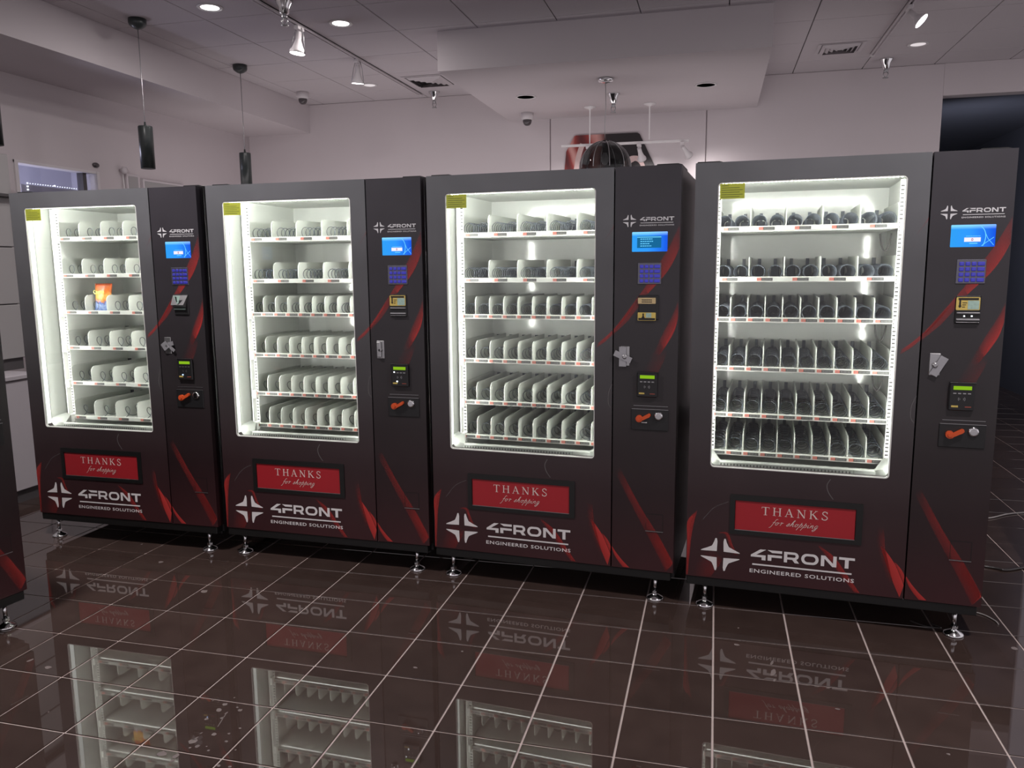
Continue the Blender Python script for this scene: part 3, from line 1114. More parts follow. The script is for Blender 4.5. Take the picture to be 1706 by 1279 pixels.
def fascia_fn(b):
    b.plate([(SEAM + .003, ZB), (W, ZB), (W, ZT), (SEAM + .003, ZT)],
            [rrect(.968, 1.121, 1.586, 1.670, .002, 1)], 0, .050)


def gasket_fn(b):
    o = rrect(WU0 + .0005, WU1 - .0005, WV0 + .0005, WV1 - .0005, .016)
    i = rrect(WU0 + .004, WU1 - .004, WV0 + .004, WV1 - .004, .013)
    b.plate(o, [i], .0015, .016)


def grille_fn(b):
    b.bbox(.100, .790, .095, .125, .560, .660, .004)
    b.bbox(.100, .832, .125, .190, .560, .640, .003)
    for s, x in ((1, .060), (-1, .832)):
        b.add([(x, .06, .56), (x + s * .075, .10, .56), (x + s * .075, .10, .657), (x, .06, .690), (x, .19, .56), (x + s * .03, .19, .56), (x + s * .03, .19, .690), (x, .19, .700)],
              [(0, 1, 2, 3), (1, 5, 6, 2), (3, 2, 6, 7), (0, 3, 7, 4), (4, 5, 6, 7)])


def grille_slots_fn(b):
    for k in range(40):
        x = .118 + k * .0140
        b.box(x, x + .0042, .0942, .0952, .618, .650)
    b.box(.681, .6822, .0942, .0952, .60, .657)


def sticker_fn(b):
    b.box(.101, .200, -.0006, 0, 1.797, 1.8585, 0)
    for k in range(6):
        b.box(.107, .107 + (.03 if k == 0 else .085 - .012 * (k % 2)), -.0011, -.0006, 1.8515 - k * .0090 - .002, 1.8515 - k * .0090, 1)


def sign_frame_fn(b):
    b.plate(rrect(.183, .717, .360, .5385, .004, 2), [rrect(.204, .691, .379, .5125, .002, 1)], -.004, .030)
    b.box(.183, .717, .030, .034, .360, .5385)


def screen_content_fn(b):
    y = .0034
    # the white entry box with its red 0, a title line and pale light trails
    b.flat([(1.016, 1.606), (1.072, 1.606), (1.072, 1.622), (1.016, 1.622)], y, 0)
    b.text('0', 1.040, 1.6085, .011, .007, y - .0004, 2, bold=.02)
    for k in range(9):
        b.flat([(1.022 + k * .0055, 1.6262), (1.026 + k * .0055, 1.6262), (1.026 + k * .0055, 1.6285), (1.022 + k * .0055, 1.6285)], y, 1)
    b.flat([(1.034, 1.598), (1.062, 1.598), (1.062, 1.6015), (1.034, 1.6015)], y, 1)
    b.ribbon(spline([(1.070, 1.664), (1.082, 1.650), (1.088, 1.630), (1.086, 1.607), (1.080, 1.590)], 6), .0028, y, 1)
    b.ribbon(spline([(1.076, 1.590), (1.090, 1.602), (1.103, 1.612), (1.116, 1.622)], 5), .002, y, 1)
    b.ribbon(spline([(1.086, 1.640), (1.096, 1.618), (1.108, 1.603), (1.117, 1.592)], 5), .0018, y, 1)


def screen_menu_fn(b):
    y = .0034
    b.flat([(.990, 1.602), (1.094, 1.602), (1.094, 1.652), (.990, 1.652)], y, 3)
    b.flat([(.990, 1.646), (1.094, 1.646), (1.094, 1.6495), (.990, 1.6495)], y - .0003, 1)
    for k, w in enumerate((.048, .05, .038, .046)):
        x = 1.004
        z = 1.638 - k * .0098
        while x < 1.004 + w:
            q = .004 + .006 * random.random()
            b.flat([(x, z), (x + q, z), (x + q, z + .0034), (x, z + .0034)], y - .0003, 1)
            x += q + .002


KEYX = [(1.0045, .0165), (1.0255, .0165), (1.0465, .0165), (1.0665, .0255)]


def key_fn(w):
    def fn(b):
        b.bbox(0, w, -.0045, 0, 0, .0145, .0022)
    return fn


def key_legend_fn(b):
    chars = ['1', '2', '3', None, '4', '5', '6', None, '7', '8', '9', None, '*', '0', '#', None]
    for i, c in enumerate(chars):
        r, k = divmod(i, 4)
        x, w = KEYX[k]
        z = 1.5155 - r * .0205
        if c:
            b.text(c, x + w / 2, z + .0028, .0090, .0062, -.0064, 0, bold=.03, center=True)
        else:
            b.flat([(x + .0055, z + .0045), (x + .020, z + .0045), (x + .020, z + .0105), (x + .0055, z + .0105)], -.0064, 0)


def machine(loc, rz, label, variant, group='black vending machines in the row'):
    root = thing('vending_machine', label, 'vending machine', loc, rz, group)
    P = lambda name, key, fn, mats, par=root, **k: put(name, cached(key, fn, mats), par, **k)
    P('cabinet', 'cabinet', cabinet_fn, M['black_side'])
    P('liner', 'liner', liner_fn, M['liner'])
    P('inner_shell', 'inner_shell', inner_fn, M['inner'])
    P('rear_liner', 'rear_liner', lambda b: b.box(.060, .832, .734, .742, .555, 1.88) and None, M['liner_back'])
    P('plinth', 'plinth', lambda b: (b.bbox(.004, W - .012, .004, .060, .104, ZB - .001, .003), b.bbox(.02, W - .02, .060, .83, .085, .108, .003)) and None, M['plinth'])
    for u, d in ((.083, .036), (1.090, .036), (.083, .80), (1.090, .80)):
        P('foot', 'foot', foot_fn, M['chrome'], loc=(u, d, 0))
    for u0, u1 in ((.0, .112), (1.060, 1.172)):
        P('hinge_plate', 'hinge_plate_%d' % (u0 > .5), lambda b: b.prism([(u0, ZT - .006), (u1, ZT - .006), (u1 - .002, ZT + .006), (u1 - .02, ZT + .011), (u0 + .004, ZT + .011), (u0, ZT + .006)], .056, .26) and None, M['black'])
    # door
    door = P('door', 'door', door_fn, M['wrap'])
    prints(door, 'door_streak', door_streaks, 'streak_print', M['red_fade'])
    prints(door, 'door_arc', grey_arcs_door, 'arc_print', M['grey_fade'])
    P('logo', 'door_logo', lambda b: logo(b, 0, 0, 1.0, -.0012) and None, M['decal_white'], door)
    P('gasket', 'gasket', gasket_fn, M['gasket'], door)
    P('window_glass', 'window_glass', lambda b: b.box(WU0 + .004, WU1 - .004, .006, .009, WV0 + .004, WV1 - .004) and None, M['glass'], door)
    lit = M['gasket'] if variant == 5 else M['led']
    for nm, q in (('left', ((.0928, .046), (.0778, .061))), ('right', ((.8077, .046), (.8227, .061)))):
        P('led_strip', 'led_%s_%d' % (nm, variant == 5), lambda b: b.add([(x, y, z) for z in (.665, 1.852) for x, y in (q[0], q[1], (q[1][0] + .001, q[1][1] + .001) if nm == 'right' else (q[1][0] - .001, q[1][1] + .001), (q[0][0], q[0][1] + .0015))],
          [(0, 1, 5, 4), (1, 2, 6, 5), (2, 3, 7, 6), (3, 0, 4, 7), (0, 1, 2, 3), (4, 5, 6, 7)]) and None, lit, door)
    def led_top(b):
        for k in range(46):
            x = .104 + k * .0152
            b.add([(xx, y, z) for xx in (x, x + .008) for y, z in ((.046, 1.8642), (.061, 1.8792), (.0625, 1.8782), (.0475, 1.8632))],
                  [(0, 1, 5, 4), (1, 2, 6, 5), (2, 3, 7, 6), (3, 0, 4, 7), (0, 1, 2, 3), (4, 5, 6, 7)])
    P('led_dots', 'led_top_%d' % (variant == 5), led_top, M['gasket'] if variant == 5 else M['led_dots'], door, kind='stuff')
    for nm, u in (('left', .0936), ('right', .8056)):
        P('led_diffuser', 'diffuser_%s_%d' % (nm, variant == 5), lambda b: b.box(u, u + .0013, .017, .0455, .668, 1.849) and None, M['gasket'] if variant == 5 else M['led_edge'], door)
    P('sticker', 'sticker', sticker_fn, [M['sticker'], M['sticker_ink']], door, label='yellow-green notice sticker with dark lines of print')
    P('flap_frame', 'flap_frame', sign_frame_fn, M['sign_frame'], door)
    flap = P('delivery_flap', 'delivery_flap', lambda b: b.bbox(.2045, .6905, 0, .010, .3795, .512, .0015) and None, M['sign_red'], label='red delivery flap lettered THANKS for shopping')
    P('flap_lettering', 'flap_lettering', sign_text, M['sign_text'], flap)
    P('flap_lip', 'flap_lip', lambda b: b.box(.2045, .6905, -.0025, .001, .3785, .3808) and None, M['steel'], flap)
    # column
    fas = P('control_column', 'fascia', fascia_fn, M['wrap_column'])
    prints(fas, 'column_streak', column_streaks, 'streak_print', M['red_fade'])
    P('logo', 'column_logo', lambda b: logo(b, .928 - .347 * .064, 1.708 - .347 * .230, .347, -.0012) and None, M['decal_grey'], fas)
    scr = P('screen', 'screen', lambda b: b.box(.968, 1.121, .004, .008, 1.586, 1.670) and None, M['screen'], label='lit blue display')
    SM = [M['screen_white'], M['screen_cyan'], M['screen_red'], M['screen_dark']]
    if variant == 3:
        P('menu', 'screen_menu', screen_menu_fn, SM, scr)
    else:
        P('entry_box', 'screen_content', screen_content_fn, SM, scr)
    kp = P('keypad', 'keypad', lambda b: b.bbox(.9955, 1.0965, -.003, 0, 1.4465, 1.5385, .0012) and None, M['keypad'])
    for r in range(4):
        for x, w in KEYX:
            P('key', 'key_%d' % round(w * 1e4), key_fn(w), M['key'], kp, loc=(x, -.002, 1.5155 - r * .0205))
    P('key_legend', 'key_legend', key_legend_fn, M['key_blue'], kp)
    # bill acceptor
    ba = P('bill_acceptor', 'bill_base', lambda b: b.bbox(1.001, 1.089, -.006, 0, 1.292, 1.400, .003) and None, M['black'])
    IM = [M['yellow_label'], M['green_label'], M['ink'], M['steel'], M['beige_label']]
    if variant in (2, 4, 5):
        def bill(b):
            b.prism(rrect(1.003, 1.085, 1.345, 1.395, .004, 3), -.0075, -.006, 0)
            b.box(1.043, 1.082, -.0082, -.0074, 1.348, 1.382, 1)
            b.box(1.010, 1.079, -.0084, -.0074, 1.384, 1.392, 2)
            b.flat([(1.010, 1.362), (1.016, 1.353), (1.022, 1.362), (1.019, 1.362), (1.019, 1.384), (1.013, 1.384), (1.013, 1.362)], -.0085, 2)
            for k in range(3):
                b.box(1.024, 1.040 - .003 * k, -.0082, -.0074, 1.372 - k * .008, 1.3745 - k * .008, 2)
            for z, h in ((1.3345, .0045), (1.309, .006), (1.298, .002)):
                b.bbox(1.006, 1.086, -.013, -.006, z - h / 2, z + h / 2, .0008, 3)
        P('bill_label', 'bill_label', bill, IM, ba, label='yellow and green bill label with a black arrow')
        if variant == 4:
            P('indicator', 'bill_leds', lambda b: (b.box(1.031, 1.036, -.008, -.006, 1.3195, 1.3245), b.box(1.057, 1.062, -.008, -.006, 1.3195, 1.3245)) and None, M['led_white'], ba)
    elif variant == 3:
        def bill3(b):
            b.prism(rrect(.999, 1.076, 1.362, 1.388, .002, 2), -.0075, -.006, 4)
            for r in range(2):
                for k in range(6):
                    b.box(1.016 + k * .0075, 1.0215 + k * .0075, -.0082, -.0074, 1.377 - r * .009, 1.381 - r * .009, 2)
            b.prism(rrect(.999, 1.077, 1.289, 1.324, .002, 2), -.0075, -.006, 0)
            b.box(1.035, 1.058, -.0080, -.0074, 1.302, 1.322, 1)
            b.box(1.002, 1.074, -.0082, -.0074, 1.291, 1.300, 2)
            b.flat([(1.015, 1.300), (1.030, 1.300), (1.026, 1.308), (1.026, 1.320), (1.020, 1.320), (1.020, 1.308)], -.0083, 2)
        P('bill_label', 'bill_label_three', bill3, IM, ba, label='two small yellow labels with black print')
    else:
        def bill1(b):
            b.add([(1.000, -.006, 1.395), (1.088, -.006, 1.395), (1.000, -.030, 1.345), (1.075, -.030, 1.345), (1.002, -.006, 1.330), (1.072, -.006, 1.330)],
                  [(0, 1, 3, 2), (2, 3, 5, 4), (0, 2, 4), (1, 5, 3)], 3)
            b.flat([(1.020, 1.392), (1.062, 1.392), (1.048, 1.352), (1.040, 1.352)], -.032, 1)
            b.flat([(1.030, 1.388), (1.040, 1.388), (1.043, 1.360), (1.037, 1.360)], -.0325, 2)
            b.box(1.004, 1.070, -.012, -.006, 1.320, 1.326, 1)
        P('bill_bezel', 'bill_bezel_one', bill1, IM, ba, label='silver flared bill slot with a dark arrow')
    # lock handle
    lh = P('lock_handle', 'lock_handle', lambda b: (b.bbox(.924, .9635, -.004, 0, 1.086, 1.174, .002), b.lathe([(.010, 0), (.010, .010), (.006, .012)], 14, (.944, -.004, 1.128), axis='y')) and None, M['steel'])
    if variant == 4:
        P('tape', 'tape_four', lambda b: b.obox((.958, -.010, 1.124), (.030, .002, .082), Matrix.Rotation(R(28), 3, 'Y')) and None, M['tape'], lh, label='strip of grey tape')
    elif variant == 3:
        P('tape', 'tape_three', lambda b: (b.obox((.935, -.009, 1.128), (.032, .002, .088), Matrix.Rotation(R(0), 3, 'Y')), b.obox((.936, -.012, 1.128), (.082, .002, .026), Matrix.Rotation(R(24), 3, 'Y'))) and None, M['tape'], lh, label='two crossed strips of grey tape')
    elif variant == 1:
        P('tape', 'tape_one', lambda b: (b.obox((.935, -.014, 1.128), (.034, .004, .040), Matrix.Rotation(R(-35), 3, 'Y')), b.obox((.970, -.012, 1.118), (.050, .002, .016), Matrix.Rotation(R(40), 3, 'Y')), b.obox((.968, -.012, 1.140), (.034, .002, .022), Matrix.Rotation(R(-12), 3, 'Y'))) and None, M['tape'], lh, label='curled strips of grey tape')
    else:
        P('paddle', 'paddle', lambda b: b.bbox(.928, .950, -.016, -.004, 1.092, 1.170, .004) and None, M['steel'], lh)
    # card reader
    cr = P('card_reader', 'card_reader', lambda b: (b.bbox(1.000, 1.090, -.014, 0, .950, 1.062, .004), b.bbox(1.000, 1.092, -.016, -.010, 1.058, 1.0635, .001)) and None, M['black'])
    P('display', 'lcd', lambda b: b.box(1.014, 1.078, -.0152, -.0138, 1.034, 1.0485) and None, M['lcd'], cr, label='green lit display')
    P('button', 'reader_buttons', lambda b: ([b.box(1.014 + k * .017, 1.025 + k * .017, -.0155, -.0138, 1.0175, 1.0215) for k in range(4)],
                                              [b.ribbon([(1.046 + (.006 + .005 * k) * math.cos(R(a)), .997 + (.006 + .005 * k) * math.sin(R(a))) for a in range(-40, 41, 20)], .0015, -.0146) for k in range(2)],
                                              [b.ribbon([(1.042 - (.004 + .005 * k) * math.cos(R(a)), .997 + (.004 + .005 * k) * math.sin(R(a))) for a in range(-40, 41, 20)], .0015, -.0146) for k in range(2)]) and None, M['steel'], cr)
    P('reader_mark', 'reader_mark', lambda b: b.box(1.010, 1.034, -.0148, -.0138, .964, .971, 0) and None, M['yellow_label'], cr)
    P('reader_mark', 'reader_mark_red', lambda b: b.box(1.058, 1.080, -.0148, -.0138, .965, .968, 0) and None, M['label_red'], cr)
    if variant == 2:
        P('indicator', 'reader_leds', lambda b: (b.box(1.016, 1.021, -.017, -.0138, 1.020, 1.025), b.box(1.030, 1.036, -.017, -.0138, .974, .980)) and None, M['led_white'], cr)
    if variant == 1:
        P('indicator', 'reader_led_blue', lambda b: b.box(1.030, 1.036, -.017, -.0138, .974, .980) and None, M['led_blue'], cr)
    # coin area
    cp = P('coin_panel', 'coin_panel', lambda b: b.bbox(.975, 1.140, -.0045, 0, .800, .896, .002) and None, M['black'])
    P('top_edge', 'coin_edges', lambda b: (b.box(.978, 1.140, -.0062, -.0040, .8945, .8962), b.box(.985, 1.137, -.0022, 0, .909, .9105)) and None, M['steel'], cp)

    def lever(b):
        pts = []
        for a in range(30, 331, 25):
            pts.append((1.013 + .0155 * math.cos(R(a)), .853 + .0155 * math.sin(R(a))))
        pts += [(1.058, .862), (1.063, .868), (1.061, .876), (1.055, .878)]
        b.prism(pts, -.020, -.006)
        b.lathe([(.008, 0), (.008, .006)], 12, (1.013, -.020, .853), axis='y')
    P('coin_lever', 'coin_lever', lever, M['orange'], cp, label='orange coin return lever')
    P('coin_lock', 'coin_lock', lambda b: (b.lathe([(.0195, 0), (.0195, .005), (.016, .008), (.013, .0085)], 22, (1.097, -.004, .867), axis='y'), b.box(1.086, 1.108, -.0135, -.012, .864, .870)) and None, M['chrome'], cp, label='round chrome lock')
    if variant == 3:
        P('coin_note', 'coin_note', lambda b: b.box(1.022, 1.046, -.0058, -.0044, .833, .837) and None, M['decal_white'], cp, label='small white slip under the lever')
    crt = P('coin_return', 'coin_return', lambda b: b.box(1.0495, 1.1225, -.0006, 0, .3365, .4135) and None, M['wrap_column'])
    P('return_groove', 'return_groove', lambda b: b.plate([(1.0475, .3345), (1.1245, .3345), (1.1245, .4155), (1.0475, .4155)], [[(1.0495, .3365), (1.1225, .3365), (1.1225, .4135), (1.0495, .4135)]], -.0010, -.0002) and None, M['plinth'], crt)
    P('return_edge', 'return_edge', lambda b: b.box(1.046, 1.126, -.003, 0, .3325, .3345) and None, M['steel'], crt)
    # inside
    for s, u in ((1, .083), (-1, .824)):
        rl = P('shelf_rail', 'shelf_rail_%d' % s, rail_fn(s), M['gasket'], loc=(u, 0, .600))
        P('rail_slots', 'rail_slots_%d' % s, rail_slots_fn(s), M['slot'], rl, kind='stuff')
    vg = P('vent_grille', 'vent_grille', grille_fn, M['liner'])
    P('grille_slots', 'grille_slots', grille_slots_fn, M['slot'], vg, kind='stuff')
    if variant == 4:
        for z in (1.655, 1.255, 1.035):
            put('wire_loop', MB().tube(spline([(.765, .40, z), (.77, .38, z - .05), (.785, .37, z - .075), (.80, .37, z - .05), (.806, .36, z)], 5), .0035, 6).mesh('wire_loop', M['cable_black']), root)
    rows = ROWS_B if variant in (1,) else ROWS_A
    for i, z in enumerate(rows):
        wide = True if variant == 1 else i < 2
        tray = P('tray', 'tray', tray_fn, M['white_metal'], loc=(0, 0, z))
        P('price_strip', 'price_strip', lambda b: b.bbox(TRAY0, TRAY1, .214, .2285, -.0115, .0115, .002) and None, M['price_strip'], tray)
        P('tray_led', 'tray_led_%d' % (variant == 5), lambda b: b.add([(.10, .2290, -.0102), (.79, .2290, -.0102), (.79, .2390, -.0112), (.10, .2390, -.0112), (.10, .2290, -.0098), (.79, .2290, -.0098), (.79, .2390, -.0108), (.10, .2390, -.0108)],
          [(0, 1, 2, 3), (4, 7, 6, 5), (0, 4, 5, 1), (2, 6, 7, 3)]) and None, M['gasket'] if variant == 5 else M['led_tray'], tray)  # glow strip added under the tray lip as fill light
        for u in (.081, .826):
            P('tray_clip', 'tray_clip', bracket_fn, M['gasket'], tray, loc=(u, 0, 0))
        n = 5 if wide else 10
        step = (TRAY1 - TRAY0) / n
        for k in range(n + 1):
            u = min(max(TRAY0 + k * step, TRAY0 + .003), TRAY1 - .003)
            P('divider', 'divider', divider_fn, M['divider'], tray, loc=(u, 0, -.004))
        for k in range(n):
            P('price_label', 'price_label', label_fn, [M['label_red'], M['label_black'], M['label_white']], tray,
              loc=(TRAY0 + k * step + (.036 if wide else .0042), .2142, 0))
        if variant == 1:
            pitch = (.062, .062, .062, .062, .070, .082)[i]
        elif variant == 2:
            pitch = (.042, .036, .032, .075, .075, .082)[i]
        else:
            pitch = (.032, .030, .026, .050, .055, .055)[i]
        sm = spiral_mesh(pitch)
        for k in range(10):
            s2 = (TRAY1 - TRAY0) / 10
            o = put('spiral', sm, tray, (TRAY0 + (k + .5) * s2, 0, -.006))
    return root


V = [(-3.7509, 3.5881, -0.155), (-2.5295, 3.5969, -1.347), (-1.3241, 3.5631, -3.921), (-0.0954, 3.4759, -3.744)]
LB = ['farthest left black vending machine in the row, with a snack bag on its third shelf',
      'second vending machine from the left in the row, with an untaped steel paddle handle',
      'third vending machine from the left, its screen showing a menu, crossed tape on its lock',
      'rightmost vending machine, nearest and largest, coils seen head on, standing by the dark opening']
MACH = []
for k in range(4):
    MACH.append(machine((V[k][0], V[k][1], 0), R(V[k][2]), LB[k], k + 1))
machine((-3.069, 1.499, 0), R(81.5), 'vending machine turned sideways at the left picture edge, only its lower corner and foot showing', 5)

# snack bag in the leftmost machine, second lane of the third tray
bg = MB()
nx, nz = 9, 12
for side in (-1, 1):
    v, f = [], []
    for j in range(nz + 1):
        for i in range(nx + 1):
            s, t = i / nx, j / nz
            bul = (math.sin(math.pi * s) ** .6) * (math.sin(math.pi * min(max((t - .06) / .88, 0), 1)) ** .6)
            wv = .0015 * math.sin(17 * s + 9 * t) * bul
            v.append(((s - .5) * .118 * (1 - .06 * math.sin(math.pi * t)) + .022 * t, side * (.020 * bul) + wv, t * .168))
    for j in range(nz):
        for i in range(nx):
            a = j * (nx + 1) + i
            f.append((a, a + 1, a + nx + 2, a + nx + 1))
    bg.add(v, f, 0, True)
c, s = math.cos(R(V[0][2])), math.sin(R(V[0][2]))
bu, bd = .288, .290
bag = thing('snack_bag', 'orange and blue snack bag standing in the leftmost machine', 'snack bag',
            (V[0][0] + c * bu - s * bd, V[0][1] + s * bu + c * bd, 1.2835), R(V[0][2]), me=bg.mesh('snack_bag', M['bag']))
put('bag_lettering', MB().text('Cheetos', .012, .108, .024, .074, -.0235, 0, bold=.03, center=True).mesh('bag_lettering', M['bag_text']), bag, rot=(0, R(-4), 0))


# ------------------------------------------------------------------ things on the ceiling
def lamp(name, typ, loc, energy, color=(1, .93, .92), size=.05, aim=None, cone=None, blend=.6, parent=None):
    l = bpy.data.lights.new(name, typ)
    l.energy = energy
    l.color = color
    if typ == 'AREA':
        l.shape = 'DISK'
        l.size = size
    else:
        l.shadow_soft_size = size
    if cone:
        l.spot_size = R(cone)
        l.spot_blend = blend
    o = bpy.data.objects.new(name, l)
    COL.objects.link(o)
    o.location = loc
    if aim is not None:
        o.rotation_euler = Vector(aim).to_track_quat('-Z', 'Y').to_euler()
    if parent is not None:
        o.parent = parent
    return o


def downlight(x, y, z, label, lit, group, r=.085, power=CAN_POWER):
    t = thing('recessed_light', label, 'recessed light', (x, y, z), 0, group)
    put('trim_ring', MB().lathe([(r, -.001), (r, -.005), (r - .012, -.007), (r - .014, -.003)], 28).mesh('trim_ring', M['can_trim']), t)
    if lit == 2:
        put('bulb', MB().lathe([(.0, -.004), (.045, -.006), (r - .015, -.001)], 24).mesh('bulb', M['bulb']), t)
        lamp('recessed_glow', 'AREA', (0, 0, -.012), power, size=.12, parent=t)
    elif lit == 1:
        put('bulb', MB().lathe([(.0, -.004), (.045, -.006), (r - .015, -.001)], 24).mesh('bulb', M['bulb_dim']), t)
    else:
        put('baffle', MB().lathe([(r - .014, -.003), (r - .02, .045), (.0, .05)], 24).mesh('baffle', M['can_dark']), t)
        put('bulb', MB().lathe([(.0, .018), (.03, .02), (.045, .035), (.0, .045)], 18).mesh('bulb', M['white_plastic']), t)


zc = ZC - .006
G = 'recessed ceiling lights'
downlight(-3.34, 4.93, zc, 'bright recessed ceiling light beside the nearer black pendant canopy', 2, G)
downlight(-2.66, 5.49, zc, 'bright recessed ceiling light right of the left ceiling track', 2, G)
downlight(-3.28, 7.34, zc, 'dim recessed ceiling light just right of the farther track spotlight', 1, G, .075)
downlight(1.52, 7.28, zc, 'dim recessed ceiling light below the right track spotlight', 1, G, .08)
downlight(-1.642, 6.939, SZ, 'unlit recessed light at the left of the lowered soffit', 0, G, .088)
downlight(-.125, 6.918, SZ, 'unlit recessed light at the right of the lowered soffit', 0, G, .088)
# added unseen cans before the machines, powered to light the front floor
for x, y, w_, pw_ in ((-2.9, 2.4, 'left', 80), (-1.0, 1.2, 'middle', 4), (1.3, 2.3, 'right', 52)):
    downlight(x, y, zc, 'recessed ceiling light above the open floor before the machines, %s one' % w_, 2, 'recessed lights over the front floor', power=pw_)


def track(x, y0, y1, label):
    t = thing('light_track', label, 'light track', (x, (y0 + y1) / 2, zc), 0, 'ceiling light tracks')
    h = (y1 - y0) / 2
    b = MB().box(-.018, -.008, -h, h, -.020, 0).box(.008, .018, -h, h, -.020, 0).box(-.018, .018, -h, h, -.006, 0)
    put('channel', b.mesh('channel', M['vent_white']), t)
    put('end_cap', MB().bbox(-.020, .020, h - .02, h + .005, -.022, 0, .002).mesh('end_cap', M['white_plastic']), t)


track(-2.955, 2.0, 7.86, 'long white light track running to the back on the left ceiling')
track(1.215, 2.0, 7.50, 'white light track on the right ceiling between the vent and the spotlight')


def tracklight(base, aim, label, cage=True, length=.15, rr=.042, power=SPOT_POWER, group='track spotlights', lit=True, cone=80):
    t = thing('track_spotlight', label, 'spotlight', base, 0, group)
    a = Vector(aim).normalized()
    q = Vector((0, 0, -1)).rotation_difference(a).to_matrix()
    put('adapter', MB().bbox(-.018, .018, -.045, .045, -.045, -.018, .004).mesh('adapter', M['white_plastic']), t)
    c0 = Vector((0, 0, -.055))
    b = MB().lathe([(.018, .0), (.020, -.05), (.021, -.06), (rr * .7, -length * .72), (rr, -length * .9), (rr, -length)], 20, c0, rot=q)
    put('lamp_body', b.mesh('lamp_body', M['white_plastic']), t)
    if cage:
        b = MB()
        for s in (-1, 1):
            b.tube([Vector((s * .02, 0, -.03)), c0 + q @ Vector((s * .038, 0, -.03)), c0 + q @ Vector((s * (rr + .006), 0, -length))], .003, 6)
        put('bracket', b.mesh('bracket', M['steel']), t)
    put('lamp_face', MB().lathe([(0, -length - .002), (rr * .95, -length - .001)], 20, c0, rot=q).mesh('lamp_face', M['bulb'] if lit else M['can_trim']), t)
    if lit:
        lamp('spot_beam', 'SPOT', c0 + q @ Vector((0, 0, -length - .02)), power, size=.04, aim=a, cone=cone, blend=.8, parent=t)


tracklight((-2.955, 5.42, zc - .0), (-.12, -.05, -1), 'wire-caged white track spotlight left, nearer the camera', rr=.056)
tracklight((-2.955, 6.39, zc - .0), (-.10, .10, -1), 'white track spotlight farther back on the left track', rr=.052)
tracklight((1.215, 6.15, zc - .0), (.62, -.25, -.62), 'bright tilted track spotlight on the right ceiling track', cage=False, length=.11, rr=.052)

downlight(2.9, 5.6, zc, 'recessed ceiling light over the floor before the dark opening, right of the view', 2, 'recessed lights over the front floor', power=30)  # can added out of view to brighten the floor before the opening

# pendants on the left


def pendant(x, y, label, top=2.54, bot=2.245, tip_lit=False):
    t = thing('pendant_lamp', label, 'pendant lamp', (x, y, zc), 0, 'black cylinder pendants')
    put('canopy', MB().lathe([(.060, 0), (.060, -.030), (.054, -.045), (.030, -.062), (.008, -.070)], 24).mesh('canopy', M['pendant']), t)
    put('cord', MB().tube([(0, 0, -.06), (0.0, 0, top + .12 - zc), (0, 0, top + .01 - zc)], .0028, 6).mesh('cord', M['steel']), t)
    z1, z0 = top - zc, bot - zc
    put('shade', MB().lathe([(.006, z1 + .03), (.008, z1 + .004), (.047, z1), (.049, z1 - .006), (.049, z0), (.042, z0 + .004)], 28).mesh('shade', M['pendant']), t)
    put('bulb', MB().lathe([(0, z0 + .004), (.04, z0 + .006), (.0, z0 + .012)], 18).mesh('bulb', M['bulb'] if tip_lit else M['can_dark']), t)


pendant(-3.98, 5.01, 'black cylinder pendant lamp above the leftmost machine, nearer of the two in full view')
pendant(-4.03, 6.33, 'black cylinder pendant lamp farther back, half hidden behind the second machine', 2.53, 2.235)
pendant(-3.935, 3.70, 'lit black cylinder pendant lamp cut off by the left picture edge', 2.53, 2.225, True)

# globe pendant over the soffit
gp = thing('globe_pendant', 'smoked glass globe pendant on a chrome canopy under the soffit', 'pendant lamp', (-.886, 6.47, SZ))
put('canopy', MB().lathe([(.062, 0), (.066, -.012), (.055, -.026), (.022, -.034), (.006, -.036)], 28).mesh('canopy', M['chrome']), gp)
put('cord', MB().tube([(0, 0, -.03), (.004, 0, -.20), (-.003, 0, -.36), (0, 0, -.47)], .003, 6).mesh('cord', M['steel']), gp)
prof = [(.012, -.47), (.020, -.49)]
for k in range(2, 18):
    a = R(180 * k / 18)
    prof.append((.205 * math.sin(a), -.68 + .205 * math.cos(a)))
put('globe', MB().lathe(prof, 36).mesh('globe', M['globe']), gp)
put('socket', MB().lathe([(.020, -.47), (.024, -.50), (.020, -.56), (.014, -.565)], 16).mesh('socket', M['black']), gp)
put('bulb', MB().lathe([(.012, -.56), (.028, -.60), (.030, -.63), (.018, -.655), (0, -.66)], 16).mesh('bulb', M['white_plastic']), gp)
rb = MB()
for k in range(10):
    a = 2 * math.pi * k / 10
    rb.tube([(math.cos(a) * .2065 * math.sin(R(g_)), math.sin(a) * .2065 * math.sin(R(g_)), -.68 + .2065 * math.cos(R(g_))) for g_ in range(12, 100, 8)], .0035, 5)
put('globe_rib', rb.mesh('globe_rib', M['steel']), gp, kind='stuff')

# suspended rail with three spot heads
sr = thing('suspended_rail', 'white suspended lighting rail hung on two rods before the back wall poster', 'light rail', (-.86, 7.55, SZ))
put('rail', MB().bbox(-.585, .585, -.016, .016, -.352, -.330, .003).mesh('rail', M['can_trim']), sr)
for x in (-.317, .231):
    put('hanger', MB().lathe([(.055, 0), (.055, -.008), (.014, -.022), (.006, -.03), (.006, -.335)], 16, (x, .1 if False else 0, 0)).mesh('hanger', M['can_trim']), sr)
for x, aim, lb in ((-1.19, (-.35, .62, -.75), 'left spot head on the suspended rail, partly behind the globe pendant'),
                   (-.72, (.15, .70, -.70), 'middle white spot head hanging from the suspended rail'),
                   (-.33, (.45, .70, -.62), 'right spot head hanging from the suspended rail')):
    tracklight((x, 7.55, SZ - .334), aim, lb, cage=False, length=.13, rr=.042, power=7, group='spot heads on the suspended rail', cone=120)


